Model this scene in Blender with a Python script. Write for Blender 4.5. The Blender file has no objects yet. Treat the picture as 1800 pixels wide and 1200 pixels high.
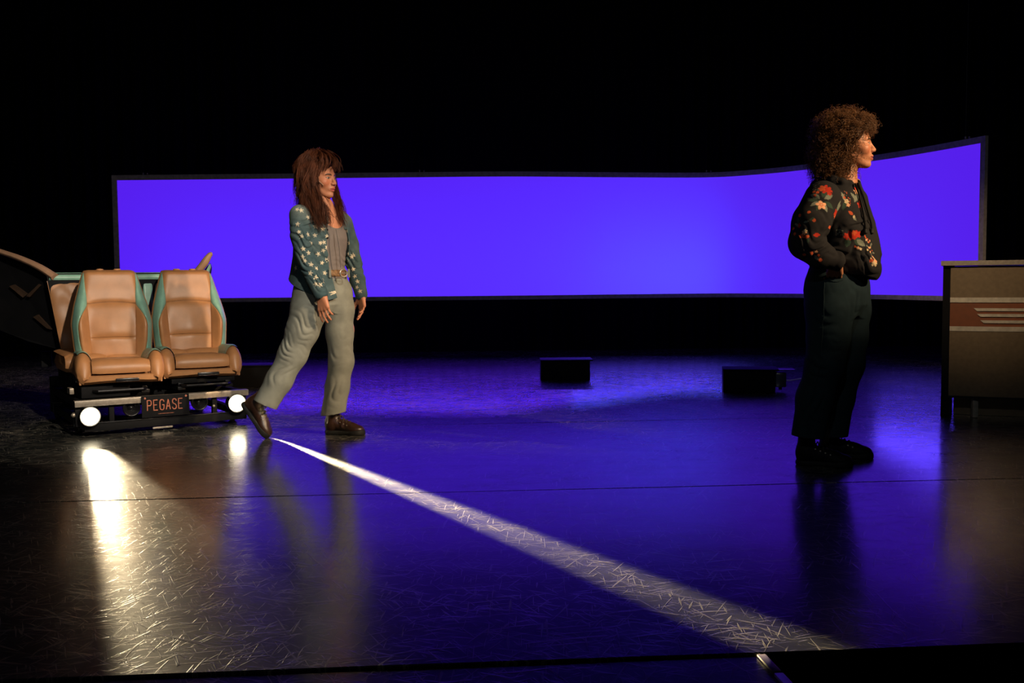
import bpy, bmesh, math, random
import numpy as np
from mathutils import Matrix, Vector

random.seed(7)
RNG = np.random.default_rng(11)
scn = bpy.context.scene
COL = scn.collection

# ------------------------------------------------------------------ camera
FPX = 1750.0
CAM = np.array([0.0, 0.0, 0.92])
PITCH = math.atan(112.0 / FPX)
ROLL = math.radians(0.5)
_f = np.array([0, math.cos(PITCH), -math.sin(PITCH)])
_r0 = np.array([1.0, 0, 0]); _u0 = np.array([0, math.sin(PITCH), math.cos(PITCH)])
_up = _u0 * math.cos(ROLL) + _r0 * math.sin(ROLL)
_rt = _r0 * math.cos(ROLL) - _u0 * math.sin(ROLL)
cam_data = bpy.data.cameras.new('camera')
cam_data.sensor_width = 36.0
cam_data.lens = 35.0
cam_data.clip_start = 0.05
cam = bpy.data.objects.new('camera', cam_data)
COL.objects.link(cam)
cam.matrix_world = Matrix(((_rt[0], _up[0], -_f[0], CAM[0]), (_rt[1], _up[1], -_f[1], CAM[1]),
                           (_rt[2], _up[2], -_f[2], CAM[2]), (0, 0, 0, 1)))
scn.camera = cam


def W(u, v, y):
    """world point on the ray of pixel (u, v) at distance y up-stage"""
    d = _f + _rt * (u - 900) / FPX - _up * (v - 600) / FPX
    return CAM + d * (y / d[1])


def G(u, v, z=0.0):
    """world point where the ray of pixel (u, v) meets the floor"""
    d = _f + _rt * (u - 900) / FPX - _up * (v - 600) / FPX
    return CAM + d * ((z - CAM[2]) / d[2])


def PX(P):
    Q = np.asarray(P, float) - CAM
    w = Q @ _f
    return np.stack([900 + FPX * (Q @ _rt) / w, 600 - FPX * (Q @ _up) / w], -1)


# ------------------------------------------------------------------ world, exposure, stage lights
scn.view_settings.view_transform = 'Standard'
scn.view_settings.look = 'None'
scn.view_settings.exposure = 0.0
scn.view_settings.gamma = 1.0
scn.view_settings.use_curve_mapping = False
world = bpy.data.worlds.new('world')
scn.world = world
world.use_nodes = True
world.node_tree.nodes['Background'].inputs[0].default_value = (0.0, 0.0, 0.0, 1)
world.node_tree.nodes['Background'].inputs[1].default_value = 0.0


def spot(name, loc, target, watts, angle, blend, color, radius=0.08):
    ld = bpy.data.lights.new(name, 'SPOT')
    ld.energy = watts; ld.spot_size = math.radians(angle); ld.spot_blend = blend
    ld.color = color; ld.shadow_soft_size = radius
    o = bpy.data.objects.new(name, ld); COL.objects.link(o)
    o.location = loc
    o.rotation_euler = (Vector(target) - Vector(loc)).to_track_quat('-Z', 'Y').to_euler()
    return o


# profile spots hung front-of-house, camera right, plus one added fill
spot('key_spot_walker', (5.2, 1.6, 4.3), (-1.05, 5.85, 0.95), 1500, 15, 0.5, (1.0, 0.77, 0.55))
spot('key_spot_seats', (2.0, -0.4, 4.4), (-2.55, 6.35, 0.55), 1750, 18, 0.45, (1.0, 0.88, 0.72))
spot('key_spot_stander', (5.6, 2.0, 3.5), (1.60, 4.85, 1.50), 1900, 19, 0.75, (1.0, 0.68, 0.38))
spot('counter_spot', (-0.2, 0.6, 3.9), (2.98, 6.4, 1.22), 600, 16, 0.9, (1.0, 0.72, 0.42))
spot('added_front_fill', (-1.0, -2.5, 4.8), (-0.5, 10.0, 1.2), 110, 62, 0.6, (0.85, 0.93, 1.0), 0.15)  # added weak fill lifting screen border and jeans; stands in for key spill


def area(name, loc, target, watts, sx, sy, color):
    ld = bpy.data.lights.new(name, 'AREA')
    ld.shape = 'RECTANGLE'; ld.size = sx; ld.size_y = sy; ld.energy = watts; ld.color = color
    o = bpy.data.objects.new(name, ld); COL.objects.link(o)
    o.location = loc
    o.rotation_euler = (Vector(target) - Vector(loc)).to_track_quat('-Z', 'Y').to_euler()
    return o


# LED battens behind the rear-lit screen
area('screen_batten', (-0.7, 11.6, 0.92), (-0.7, 9.5, 0.92), 44, 6.2, 0.05, (0.12, 0.025, 1.0))
area('screen_batten', (1.7, 11.7, 0.92), (1.7, 9.5, 0.92), 14, 2.0, 0.05, (0.08, 0.09, 1.0))
area('screen_batten', (4.4, 10.0, 0.92), (3.0, 8.9, 0.92), 9, 1.6, 0.05, (0.10, 0.05, 1.0))


# ------------------------------------------------------------------ materials
def new_mat(name):
    m = bpy.data.materials.new(name); m.use_nodes = True
    nt = m.node_tree
    return m, nt, nt.nodes['Principled BSDF']


def mat(name, col, rough=0.6, metal=0.0, spec=0.5, vary=0.0, vscale=20.0, bump=0.0, bscale=60.0,
        attr=False, sheen=0.0, bdist=0.002, coat=0.0):
    m, nt, b = new_mat(name)
    b.inputs['Roughness'].default_value = rough
    b.inputs['Metallic'].default_value = metal
    b.inputs['Specular IOR Level'].default_value = spec
    b.inputs['Sheen Weight'].default_value = sheen
    b.inputs['Coat Weight'].default_value = coat
    b.inputs['Base Color'].default_value = (*col, 1)
    tc = nt.nodes.new('ShaderNodeTexCoord')
    src = None
    if attr:
        a = nt.nodes.new('ShaderNodeVertexColor'); a.layer_name = 'Col'
        src = a.outputs['Color']
    if vary > 0:
        n = nt.nodes.new('ShaderNodeTexNoise'); n.inputs['Scale'].default_value = vscale
        n.inputs['Detail'].default_value = 5
        nt.links.new(tc.outputs['Object'], n.inputs['Vector'])
        mr = nt.nodes.new('ShaderNodeMapRange')
        mr.inputs['From Min'].default_value = 0.3; mr.inputs['From Max'].default_value = 0.7
        mr.inputs['To Min'].default_value = 1 - vary; mr.inputs['To Max'].default_value = 1 + vary * 0.6
        nt.links.new(n.outputs['Fac'], mr.inputs['Value'])
        mx = nt.nodes.new('ShaderNodeVectorMath'); mx.operation = 'SCALE'
        if src is None:
            mx.inputs[0].default_value = col
        else:
            nt.links.new(src, mx.inputs[0])
        nt.links.new(mr.outputs[0], mx.inputs['Scale'])
        src = mx.outputs[0]
    if src is not None:
        nt.links.new(src, b.inputs['Base Color'])
    if bump > 0:
        n = nt.nodes.new('ShaderNodeTexNoise'); n.inputs['Scale'].default_value = bscale
        n.inputs['Detail'].default_value = 6
        nt.links.new(tc.outputs['Object'], n.inputs['Vector'])
        bp = nt.nodes.new('ShaderNodeBump'); bp.inputs['Strength'].default_value = bump
        bp.inputs['Distance'].default_value = bdist
        nt.links.new(n.outputs['Fac'], bp.inputs['Height'])
        nt.links.new(bp.outputs[0], b.inputs['Normal'])
    return m


def emit_mat(name, col, strength):
    m, nt, b = new_mat(name)
    b.inputs['Base Color'].default_value = (0.8, 0.8, 0.8, 1)
    b.inputs['Emission Color'].default_value = (*col, 1)
    b.inputs['Emission Strength'].default_value = strength
    return m


def floor_mat():
    """black dance vinyl: soft sheen, scuffs and fine scratches in every direction"""
    m, nt, b = new_mat('dance_vinyl')
    N, L = nt.nodes.new, nt.links.new
    tc = N('ShaderNodeTexCoord')
    acc = None
    for i, (ang, sc, thr) in enumerate(((0.25, 9, .67), (1.1, 11, .67), (2.0, 8, .67), (2.65, 12, .67), (0.75, 15, .68), (1.6, 10, .67), (2.9, 7, .66), (0.5, 7, .67))):
        rt = N('ShaderNodeMapping')                       # turn first, stretch afterwards
        rt.inputs['Rotation'].default_value = (0, 0, ang)
        L(tc.outputs['Object'], rt.inputs['Vector'])
        mp = N('ShaderNodeMapping')
        mp.inputs['Location'].default_value = (i * 13.7, i * 5.1, 0)
        mp.inputs['Scale'].default_value = (sc * 0.7, sc * 11, 1)
        L(rt.outputs[0], mp.inputs['Vector'])
        wv = N('ShaderNodeTexNoise'); wv.inputs['Scale'].default_value = 1.0
        wv.inputs['Detail'].default_value = 1.5; wv.inputs['Distortion'].default_value = 0.5
        L(mp.outputs[0], wv.inputs['Vector'])
        mr = N('ShaderNodeMapRange')
        mr.inputs['From Min'].default_value = thr - .02; mr.inputs['From Max'].default_value = thr + 0.03
        L(wv.outputs['Fac'], mr.inputs['Value'])
        if acc is None:
            acc = mr.outputs[0]
        else:
            mx = N('ShaderNodeMath'); mx.operation = 'MAXIMUM'
            L(acc, mx.inputs[0]); L(mr.outputs[0], mx.inputs[1]); acc = mx.outputs[0]
    # wear is patchy
    pn = N('ShaderNodeTexNoise'); pn.inputs['Scale'].default_value = 1.7; pn.inputs['Detail'].default_value = 4
    L(tc.outputs['Object'], pn.inputs['Vector'])
    pr = N('ShaderNodeMapRange'); pr.inputs['From Min'].default_value = .35; pr.inputs['From Max'].default_value = .65
    pr.inputs['To Min'].default_value = .35; pr.inputs['To Max'].default_value = 1.0
    L(pn.outputs['Fac'], pr.inputs['Value'])
    sm = N('ShaderNodeMath'); sm.operation = 'MULTIPLY'
    L(acc, sm.inputs[0]); L(pr.outputs[0], sm.inputs[1])
    mixc = N('ShaderNodeMix'); mixc.data_type = 'RGBA'
    mixc.inputs['A'].default_value = (0.010, 0.013, 0.014, 1)
    mixc.inputs['B'].default_value = (0.36, 0.32, 0.25, 1)
    L(sm.outputs[0], mixc.inputs['Factor'])
    L(mixc.outputs['Result'], b.inputs['Base Color'])
    # sheen
    rn = N('ShaderNodeTexNoise'); rn.inputs['Scale'].default_value = 6; rn.inputs['Detail'].default_value = 6
    mp2 = N('ShaderNodeMapping'); mp2.inputs['Scale'].default_value = (0.5, 1.6, 1)
    L(tc.outputs['Object'], mp2.inputs['Vector']); L(mp2.outputs[0], rn.inputs['Vector'])
    rr = N('ShaderNodeMapRange'); rr.inputs['From Min'].default_value = .3; rr.inputs['From Max'].default_value = .7
    rr.inputs['To Min'].default_value = 0.38; rr.inputs['To Max'].default_value = 0.50
    b.inputs['Coat Weight'].default_value = 0.9; b.inputs['Coat Roughness'].default_value = 0.17; b.inputs['Coat IOR'].default_value = 1.6
    L(rn.outputs['Fac'], rr.inputs['Value'])
    L(rr.outputs[0], b.inputs['Roughness'])
    b.inputs['Specular IOR Level'].default_value = 0.5
    bp = N('ShaderNodeBump'); bp.inputs['Strength'].default_value = 0.4; bp.inputs['Distance'].default_value = 0.0013
    hs = N('ShaderNodeMath'); hs.operation = 'ADD'
    hq = N('ShaderNodeMath'); hq.operation = 'MULTIPLY'; hq.inputs[1].default_value = .5
    L(rn.outputs['Fac'], hq.inputs[0])
    L(sm.outputs[0], hs.inputs[0]); L(hq.outputs[0], hs.inputs[1])
    L(hs.outputs[0], bp.inputs['Height'])
    L(bp.outputs[0], b.inputs['Normal']); 
    bc = N('ShaderNodeBump'); bc.inputs['Strength'].default_value = 0.16; bc.inputs['Distance'].default_value = 0.0013
    L(hs.outputs[0], bc.inputs['Height']); L(bc.outputs[0], b.inputs['Coat Normal'])
    return m


def screen_mat():
    m, nt, b = new_mat('rear_lit_screen')
    N, L = nt.nodes.new, nt.links.new
    out = nt.nodes['Material Output']
    tr = N('ShaderNodeBsdfTranslucent'); tr.inputs[0].default_value = (0.08, 0.50, 0.34, 1)
    em = N('ShaderNodeEmission'); em.inputs[0].default_value = (0.092, 0.0115, 0.80, 1); em.inputs[1].default_value = 1.0
    ad = N('ShaderNodeAddShader')
    L(tr.outputs[0], ad.inputs[0]); L(em.outputs[0], ad.inputs[1])
    L(ad.outputs[0], out.inputs['Surface'])
    return m


M = {}
M['floor'] = floor_mat()
M['screen'] = screen_mat()
M['drape'] = mat('black_drape', (0.0025, 0.0025, 0.003), 0.95, spec=0.05, bump=0.3, bscale=8)
M['black'] = mat('black_paint', (0.006, 0.006, 0.007), 0.7, spec=0.15, vary=0.3, vscale=8, bump=0.1)
M['blackgloss'] = mat('black_gloss', (0.008, 0.008, 0.009), 0.25, bump=0.05)
M['blacksteel'] = mat('black_steel', (0.02, 0.02, 0.022), 0.35, metal=0.7, vary=0.3, bump=0.1)
M['frame'] = mat('grey_webbing', (0.45, 0.39, 0.38), 0.8, vary=0.25, vscale=30, bump=0.2)
M['alu'] = mat('aluminium', (0.72, 0.64, 0.52), 0.38, metal=0.45, vary=0.2, vscale=30, bump=0.05)
M['steel'] = mat('brushed_steel', (0.36, 0.31, 0.25), 0.4, metal=0.6, vary=0.2, vscale=60)
M['tan'] = mat('tan_leather', (0.47, 0.215, 0.085), 0.42, spec=0.45, vary=0.12, vscale=14, bump=0.25, bscale=220, bdist=0.0008)
M['tanlight'] = mat('tan_plastic', (0.50, 0.24, 0.10), 0.5, spec=0.35, vary=0.1, bump=0.1, bscale=90)
M['teal'] = mat('mint_leather', (0.23, 0.44, 0.34), 0.36, spec=0.5, vary=0.15, vscale=18, bump=0.3, bscale=120, bdist=0.001)
M['beige'] = mat('beige_trim', (0.40, 0.23, 0.14), 0.55, spec=0.35, vary=0.15, bump=0.15)
M['rubber'] = mat('black_rubber', (0.008, 0.008, 0.008), 0.7, spec=0.3, bump=0.2)
M['copper'] = mat('copper_letters', (0.50, 0.17, 0.10), 0.45, spec=0.4, vary=0.15)
M['lamp'] = emit_mat('headlight_glass', (1.0, 0.86, 0.58), 9.0)
M['filament'] = emit_mat('bulb_cap', (1.0, 0.72, 0.35), 2.0)
M['counter'] = mat('champagne_laminate', (0.22, 0.155, 0.090), 0.42, metal=0.4, vary=0.12, vscale=40, bump=0.05, bscale=200)
M['rust'] = mat('rust_laminate', (0.24, 0.062, 0.015), 0.5, vary=0.12, vscale=30)
M['skin'] = mat('skin', (0.6, 0.3, 0.2), 0.5, spec=0.4, attr=True, vary=0.08, vscale=60, bump=0.1, bscale=300, bdist=0.0006)
M['hairA'] = mat('auburn_hair', (0.115, 0.034, 0.014), 0.5, spec=0.22, vary=0.4, vscale=30)
M['hairB'] = mat('brown_curls', (0.13, 0.055, 0.018), 0.42, spec=0.4, vary=0.4, vscale=40)
M['underB'] = mat('dark_under_hair', (0.022, 0.009, 0.004), 0.8, spec=0.1)
M['underA'] = mat('auburn_under_hair', (0.035, 0.011, 0.005), 0.8, spec=0.1)
M['dimtrim'] = mat('shaded_door_pull', (0.055, 0.032, 0.02), 0.6, spec=0.3, vary=0.2)  # beige trim, its colour darkened for the shade beyond the seat beam
M['denimstar'] = mat('star_denim', (0.1, 0.2, 0.22), 0.85, spec=0.2, attr=True, vary=0.22, vscale=35, bump=0.35, bscale=350, bdist=0.001)
M['tank'] = mat('grey_tank', (0.16, 0.135, 0.125), 0.85, spec=0.2, vary=0.1, bump=0.3, bscale=300)
M['jeanA'] = mat('stone_denim', (0.205, 0.212, 0.180), 0.85, spec=0.2, vary=0.18, vscale=16, bump=0.3, bscale=380, bdist=0.001)
M['belt'] = mat('brown_belt', (0.17, 0.085, 0.03), 0.5, vary=0.5, vscale=90)
M['boot'] = mat('boot_leather', (0.036, 0.015, 0.009), 0.38, spec=0.5, vary=0.3, vscale=30, bump=0.3, bscale=90)
M['lace'] = mat('dark_lace', (0.05, 0.035, 0.02), 0.8)
M['hoodie'] = mat('floral_hoodie', (0.02, 0.02, 0.02), 0.9, spec=0.15, attr=True, bump=0.3, bscale=320, bdist=0.001)
M['jeanB'] = mat('dark_denim', (0.013, 0.027, 0.034), 0.88, spec=0.15, vary=0.2, vscale=20, bump=0.3, bscale=380, bdist=0.001)
M['shoe'] = mat('black_shoe', (0.006, 0.006, 0.007), 0.7, spec=0.25, bump=0.2)
M['mic'] = mat('beige_mic', (0.45, 0.28, 0.17), 0.5)
M['cable'] = mat('grey_cable', (0.75, 0.75, 0.78), 0.5)
M['gel'] = mat('smoked_bracket', (0.05, 0.05, 0.09), 0.25, spec=0.6)

# ------------------------------------------------------------------ object helpers
ROOT = {}


def tag(o, label=None, cat=None, group=None, kind=None):
    if label: o['label'] = label
    if cat: o['category'] = cat
    if group: o['group'] = group
    if kind: o['kind'] = kind
    return o


def thing(name, loc, label, cat, group=None):
    o = bpy.data.objects.new(name, None)
    o.empty_display_size = 0.1
    COL.objects.link(o); o.location = loc
    ROOT[o.name] = np.array(loc, float)
    return tag(o, label, cat, group)


def root_loc(p):
    while p is not None and p.parent is not None:
        p = p.parent
    return ROOT.get(p.name, np.zeros(3)) if p is not None else np.zeros(3)


def mk(name, V, F, m, parent=None, smooth=True, cols=None):
    """one mesh object from world-space vertices"""
    V = np.asarray(V, float)
    org = root_loc(parent)
    me = bpy.data.meshes.new(name)
    me.from_pydata((V - org).tolist() if len(V) < 3000 else (V - org), [], F if isinstance(F, list) else F.tolist())
    me.materials.append(m)
    if smooth:
        me.polygons.foreach_set('use_smooth', np.ones(len(me.polygons), bool))
    if cols is not None:
        ca = me.color_attributes.new('Col', 'FLOAT_COLOR', 'POINT')
        c4 = np.ones((len(V), 4), np.float32); c4[:, :3] = cols
        ca.data.foreach_set('color', c4.ravel())
    me.update()
    o = bpy.data.objects.new(name, me)
    COL.objects.link(o)
    if parent is not None:
        o.parent = parent
    return o


class MB:
    """collects shapes into one mesh"""
    def __init__(s, T=None):
        s.V = []; s.F = []; s.n = 0; s.T = T

    def add(s, V, F):
        V = np.asarray(V, float)
        s.V.append(V); s.F += [tuple(int(i) + s.n for i in f) for f in F]; s.n += len(V)
        return s

    def box(s, c, size, bevel=0.004, rot=None):
        bm = bmesh.new(); bmesh.ops.create_cube(bm, size=1)
        for v in bm.verts:
            v.co = Vector((v.co.x * size[0], v.co.y * size[1], v.co.z * size[2]))
        if bevel > 0:
            bmesh.ops.bevel(bm, geom=list(bm.edges), offset=min(bevel, min(size) * .45), segments=2, affect='EDGES', profile=0.6)
        V = np.array([v.co[:] for v in bm.verts])
        if rot is not None: V = V @ np.asarray(rot).T
        bm.verts.index_update()
        F = [[v.index for v in f.verts] for f in bm.faces]; bm.free()
        return s.add(V + np.asarray(c, float), F)

    def tube(s, pts, r, n=8, closed=False, flat=None):
        P = np.asarray(pts, float); k = len(P)
        R = np.full(k, r) if np.isscalar(r) else np.asarray(r, float)
        T = np.gradient(P, axis=0); T /= np.linalg.norm(T, axis=1)[:, None] + 1e-12
        ref = np.array([0, 0, 1.0]) if abs(T[0][2]) < .9 else np.array([1.0, 0, 0])
        a = np.cross(T[0], ref); a /= np.linalg.norm(a)
        V = []
        for i in range(k):
            a = a - T[i] * (a @ T[i]); a /= np.linalg.norm(a) + 1e-12
            b = np.cross(T[i], a)
            for j in range(n):
                t = 2 * math.pi * j / n
                V.append(P[i] + R[i] * (a * math.cos(t) + b * math.sin(t) * (flat or 1)))
        F = [(i * n + j, i * n + (j + 1) % n, (i + 1) * n + (j + 1) % n, (i + 1) * n + j) for i in range(k - 1) for j in range(n)]
        F.append(tuple(range(n - 1, -1, -1))); F.append(tuple((k - 1) * n + j for j in range(n)))
        return s.add(V, F)

    def lathe(s, c, axis, prof, n=28):
        """prof: (offset along axis, radius)"""
        ax = np.asarray(axis, float); ax /= np.linalg.norm(ax)
        ref = np.array([0, 0, 1.0]) if abs(ax[2]) < .9 else np.array([1.0, 0, 0])
        a = np.cross(ax, ref); a /= np.linalg.norm(a); b = np.cross(ax, a)
        V = [np.asarray(c) + ax * h + r * (a * math.cos(2 * math.pi * j / n) + b * math.sin(2 * math.pi * j / n)) for h, r in prof for j in range(n)]
        k = len(prof)
        F = [(i * n + j, i * n + (j + 1) % n, (i + 1) * n + (j + 1) % n, (i + 1) * n + j) for i in range(k - 1) for j in range(n)]
        F.append(tuple(range(n - 1, -1, -1))); F.append(tuple((k - 1) * n + j for j in range(n)))
        return s.add(V, F)

    def grid(s, Pts, closed_u=False):
        """Pts (a, b, 3) point lattice"""
        Pts = np.asarray(Pts, float); a, b = Pts.shape[:2]
        F = [(i * b + j, i * b + j + 1, (i + 1) * b + j + 1, (i + 1) * b + j) for i in range(a - 1) for j in range(b - 1)]
        if closed_u:
            F += [((a - 1) * b + j, (a - 1) * b + j + 1, j + 1, j) for j in range(b - 1)]
        return s.add(Pts.reshape(-1, 3), F)

    def prism(s, poly, off):
        """polygon (n,3) thickened by the vector off"""
        P = np.asarray(poly, float); n = len(P)
        F = [tuple(range(n)), tuple(range(2 * n - 1, n - 1, -1))] + [(i, i + n, (i + 1) % n + n, (i + 1) % n) for i in range(n)]
        return s.add(np.vstack([P, P + np.asarray(off)]), F)

    def build(s, name, m, parent=None, smooth=True, kind=None):
        V = np.vstack(s.V)
        if s.T is not None: V = s.T(V)
        o = mk(name, V, s.F, m, parent, smooth)
        bm = bmesh.new(); bm.from_mesh(o.data)
        bmesh.ops.recalc_face_normals(bm, faces=bm.faces)
        bm.to_mesh(o.data); bm.free()
        if smooth:
            try:
                o.data.set_sharp_from_angle(angle=math.radians(38))
            except Exception:
                pass
        if kind: o['kind'] = kind
        return o


def smooth_line(pts, n=40):
    P = np.asarray(pts, float)
    t = np.r_[0, np.cumsum(np.linalg.norm(np.diff(P, axis=0), axis=1))]; t /= t[-1]
    tt = np.linspace(0, 1, n)
    # Catmull-Rom
    Q = np.vstack([2 * P[0] - P[1], P, 2 * P[-1] - P[-2]])
    out = []
    for x in tt:
        i = min(np.searchsorted(t, x, 'right') - 1, len(P) - 2)
        f = (x - t[i]) / (t[i + 1] - t[i] + 1e-9)
        p0, p1, p2, p3 = Q[i], Q[i + 1], Q[i + 2], Q[i + 3]
        out.append(.5 * (2 * p1 + (p2 - p0) * f + (2 * p0 - 5 * p1 + 4 * p2 - p3) * f * f + (3 * p1 - p0 - 3 * p2 + p3) * f ** 3))
    return np.array(out)


# ------------------------------------------------------------------ signed-distance modelling for bodies and clothes
def unit(v):
    v = np.asarray(v, float); return v / (np.linalg.norm(v) + 1e-12)


class Field:
    def __init__(s, lo, hi, h):
        s.h = h
        s.ax = [np.arange(lo[i], hi[i] + h, h, dtype=np.float32) for i in range(3)]
        s.d = np.full([len(a) for a in s.ax], 1.0, np.float32)

    def sl(s, lo, hi, m):
        r = []
        for i in range(3):
            a = int(np.searchsorted(s.ax[i], lo[i] - m)); b = int(np.searchsorted(s.ax[i], hi[i] + m))
            r.append(slice(a, max(b, a)))
        return tuple(r)

    def pts(s, sl):
        return (s.ax[0][sl[0]][:, None, None], s.ax[1][sl[1]][None, :, None], s.ax[2][sl[2]][None, None, :])

    def blend(s, sl, p, k, op):
        d = s.d[sl]
        if op == 'add':
            if k <= 0: s.d[sl] = np.minimum(d, p)
            else:
                h = np.clip(.5 + .5 * (p - d) / k, 0, 1)
                s.d[sl] = p * (1 - h) + d * h - k * h * (1 - h)
        else:
            p = -p
            if k <= 0: s.d[sl] = np.maximum(d, p)
            else:
                h = np.clip(.5 - .5 * (p - d) / k, 0, 1)
                s.d[sl] = p * (1 - h) + d * h + k * h * (1 - h)

    def cone(s, a, b, ra, rb, k=.01, op='add'):
        a = np.asarray(a, float); b = np.asarray(b, float); R = max(ra, rb)
        sl = s.sl(np.minimum(a, b) - R, np.maximum(a, b) + R, k + 3 * s.h)
        X, Y, Z = s.pts(sl)
        ab = b - a; L2 = ab @ ab + 1e-12
        t = np.clip(((X - a[0]) * ab[0] + (Y - a[1]) * ab[1] + (Z - a[2]) * ab[2]) / L2, 0, 1)
        p = np.sqrt((X - a[0] - t * ab[0]) ** 2 + (Y - a[1] - t * ab[1]) ** 2 + (Z - a[2] - t * ab[2]) ** 2) - (ra + (rb - ra) * t)
        s.blend(sl, p.astype(np.float32), k, op); return s

    def chain(s, pts, rad, k=.01, op='add'):
        for i in range(len(pts) - 1):
            s.cone(pts[i], pts[i + 1], rad[i], rad[i + 1], k, op)
        return s

    def ell(s, c, r, k=.01, R=None, op='add'):
        c = np.asarray(c, float); r = np.asarray(r, float); m = r.max()
        sl = s.sl(c - m, c + m, k + 3 * s.h)
        X, Y, Z = s.pts(sl)
        x, y, z = X - c[0], Y - c[1], Z - c[2]
        if R is not None:
            R = np.asarray(R)          # rows = local axes
            x, y, z = (R[0][0] * x + R[0][1] * y + R[0][2] * z, R[1][0] * x + R[1][1] * y + R[1][2] * z,
                       R[2][0] * x + R[2][1] * y + R[2][2] * z)
        k0 = np.sqrt((x / r[0]) ** 2 + (y / r[1]) ** 2 + (z / r[2]) ** 2)
        k1 = np.sqrt((x / r[0] ** 2) ** 2 + (y / r[1] ** 2) ** 2 + (z / r[2] ** 2) ** 2) + 1e-6
        p = k0 * (k0 - 1) / k1
        s.blend(sl, p.astype(np.float32), k, op); return s

    def loft(s, rings, e1, e2, k=.02, op='add', ex=2.3):
        """rings: (z, cx, cy, r1, r2) with r1 along e1 and r2 along e2"""
        rg = np.array(sorted(rings), float)
        z0, z1 = rg[0, 0], rg[-1, 0]; m = rg[:, 3:].max()
        lo = np.array([rg[:, 1].min() - m, rg[:, 2].min() - m, z0]); hi = np.array([rg[:, 1].max() + m, rg[:, 2].max() + m, z1])
        sl = s.sl(lo, hi, k + 3 * s.h)
        X, Y, Z = s.pts(sl)
        zz = Z.ravel()
        g = [np.interp(zz, rg[:, 0], rg[:, i])[None, None, :] for i in range(1, 5)]
        x = X - g[0]; y = Y - g[1]
        a = np.abs(x * e1[0] + y * e1[1]) / g[2]; b = np.abs(x * e2[0] + y * e2[1]) / g[3]
        q = (a ** ex + b ** ex) ** (1 / ex)
        p = (q - 1) * np.minimum(g[2], g[3])
        p = np.maximum(p, np.maximum(z0 - Z, Z - z1))
        s.blend(sl, p.astype(np.float32), k, op); return s

    def cut(s, fn, sl=None):
        """keep only where fn(x, y, z) < 0"""
        sl = sl or (slice(None),) * 3
        X, Y, Z = s.pts(sl)
        s.d[sl] = np.maximum(s.d[sl], np.asarray(fn(X, Y, Z), np.float32)); return s

    def cut_out(s, fn, sl=None):
        sl = sl or (slice(None),) * 3
        X, Y, Z = s.pts(sl)
        s.d[sl] = np.maximum(s.d[sl], -np.asarray(fn(X, Y, Z), np.float32)); return s

    def disp(s, fn):
        I = np.nonzero(np.abs(s.d) < .03)
        s.d[I] += np.asarray(fn(s.ax[0][I[0]], s.ax[1][I[1]], s.ax[2][I[2]]), np.float32); return s

    def mesh(s):
        d = s.d; ins = d < 0
        nx, ny, nz = d.shape
        cnt = np.zeros((nx - 1, ny - 1, nz - 1), np.int8)
        cor = [(i, j, k) for i in (0, 1) for j in (0, 1) for k in (0, 1)]
        for i, j, k in cor:
            cnt += ins[i:nx - 1 + i, j:ny - 1 + j, k:nz - 1 + k]
        act = (cnt > 0) & (cnt < 8)
        I = np.argwhere(act)
        idx = np.full(act.shape, -1, np.int64); idx[act] = np.arange(len(I))
        vals = np.stack([d[I[:, 0] + i, I[:, 1] + j, I[:, 2] + k] for i, j, k in cor], 1)
        acc = np.zeros((len(I), 3)); n = np.zeros(len(I))
        C = np.array(cor, float)
        for a in range(8):
            for b in range(a + 1, 8):
                if np.abs(C[a] - C[b]).sum() == 1:
                    va, vb = vals[:, a], vals[:, b]
                    mk_ = (va < 0) != (vb < 0)
                    t = np.where(mk_, va / np.where(mk_, va - vb, 1), 0)
                    acc += np.where(mk_[:, None], C[a] + t[:, None] * (C[b] - C[a]), 0); n += mk_
        P = (I + acc / n[:, None]) * s.h + np.array([a[0] for a in s.ax])
        F = []
        for ax in range(3):
            o1, o2 = [(1, 2), (2, 0), (0, 1)][ax]
            A = [slice(None)] * 3; B = [slice(None)] * 3
            A[ax] = slice(0, -1); B[ax] = slice(1, None)
            ia, ib = ins[tuple(A)], ins[tuple(B)]
            E = np.argwhere(ia != ib)
            E = E[(E[:, o1] > 0) & (E[:, o2] > 0) & (E[:, o1] < d.shape[o1] - 1) & (E[:, o2] < d.shape[o2] - 1)]
            sgn = ia[tuple(E.T)]
            q = []
            for p1, p2 in ((1, 1), (0, 1), (0, 0), (1, 0)):
                c = E.copy(); c[:, o1] -= p1; c[:, o2] -= p2
                q.append(idx[tuple(c.T)])
            q = np.stack(q, 1)
            q[~sgn] = q[~sgn][:, ::-1]
            F.append(q)
        F = np.vstack(F)
        F = F[(F >= 0).all(1)]
        return P, F


def relax(V, F, it=2, lam=.5):
    n = len(V)
    e = np.vstack([F[:, [0, 1]], F[:, [1, 2]], F[:, [2, 3]], F[:, [3, 0]]])
    deg = np.bincount(e.ravel(), minlength=n)[:, None] + 1e-9
    for _ in range(it):
        for l in (lam, -lam * 1.02):
            S = np.zeros_like(V)
            for a in range(3):
                S[:, a] = np.bincount(e[:, 0], V[e[:, 1], a], n) + np.bincount(e[:, 1], V[e[:, 0], a], n)
            V = V + l * (S / deg - V)
    return V


def vnormals(V, F):
    fn = np.cross(V[F[:, 2]] - V[F[:, 0]], V[F[:, 3]] - V[F[:, 1]])
    N = np.zeros_like(V)
    for c in range(4):
        for a in range(3):
            N[:, a] += np.bincount(F[:, c], fn[:, a], len(V))
    return N / (np.linalg.norm(N, axis=1)[:, None] + 1e-12)


def join(parts):
    V, F, n = [], [], 0
    for v, f in parts:
        V.append(v); F.append(f + n); n += len(v)
    return np.vstack(V), np.vstack(F)


def frame(x, z):
    x = unit(x); z = np.asarray(z, float); z = unit(z - x * (z @ x)); return x, np.cross(z, x), z


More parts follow.
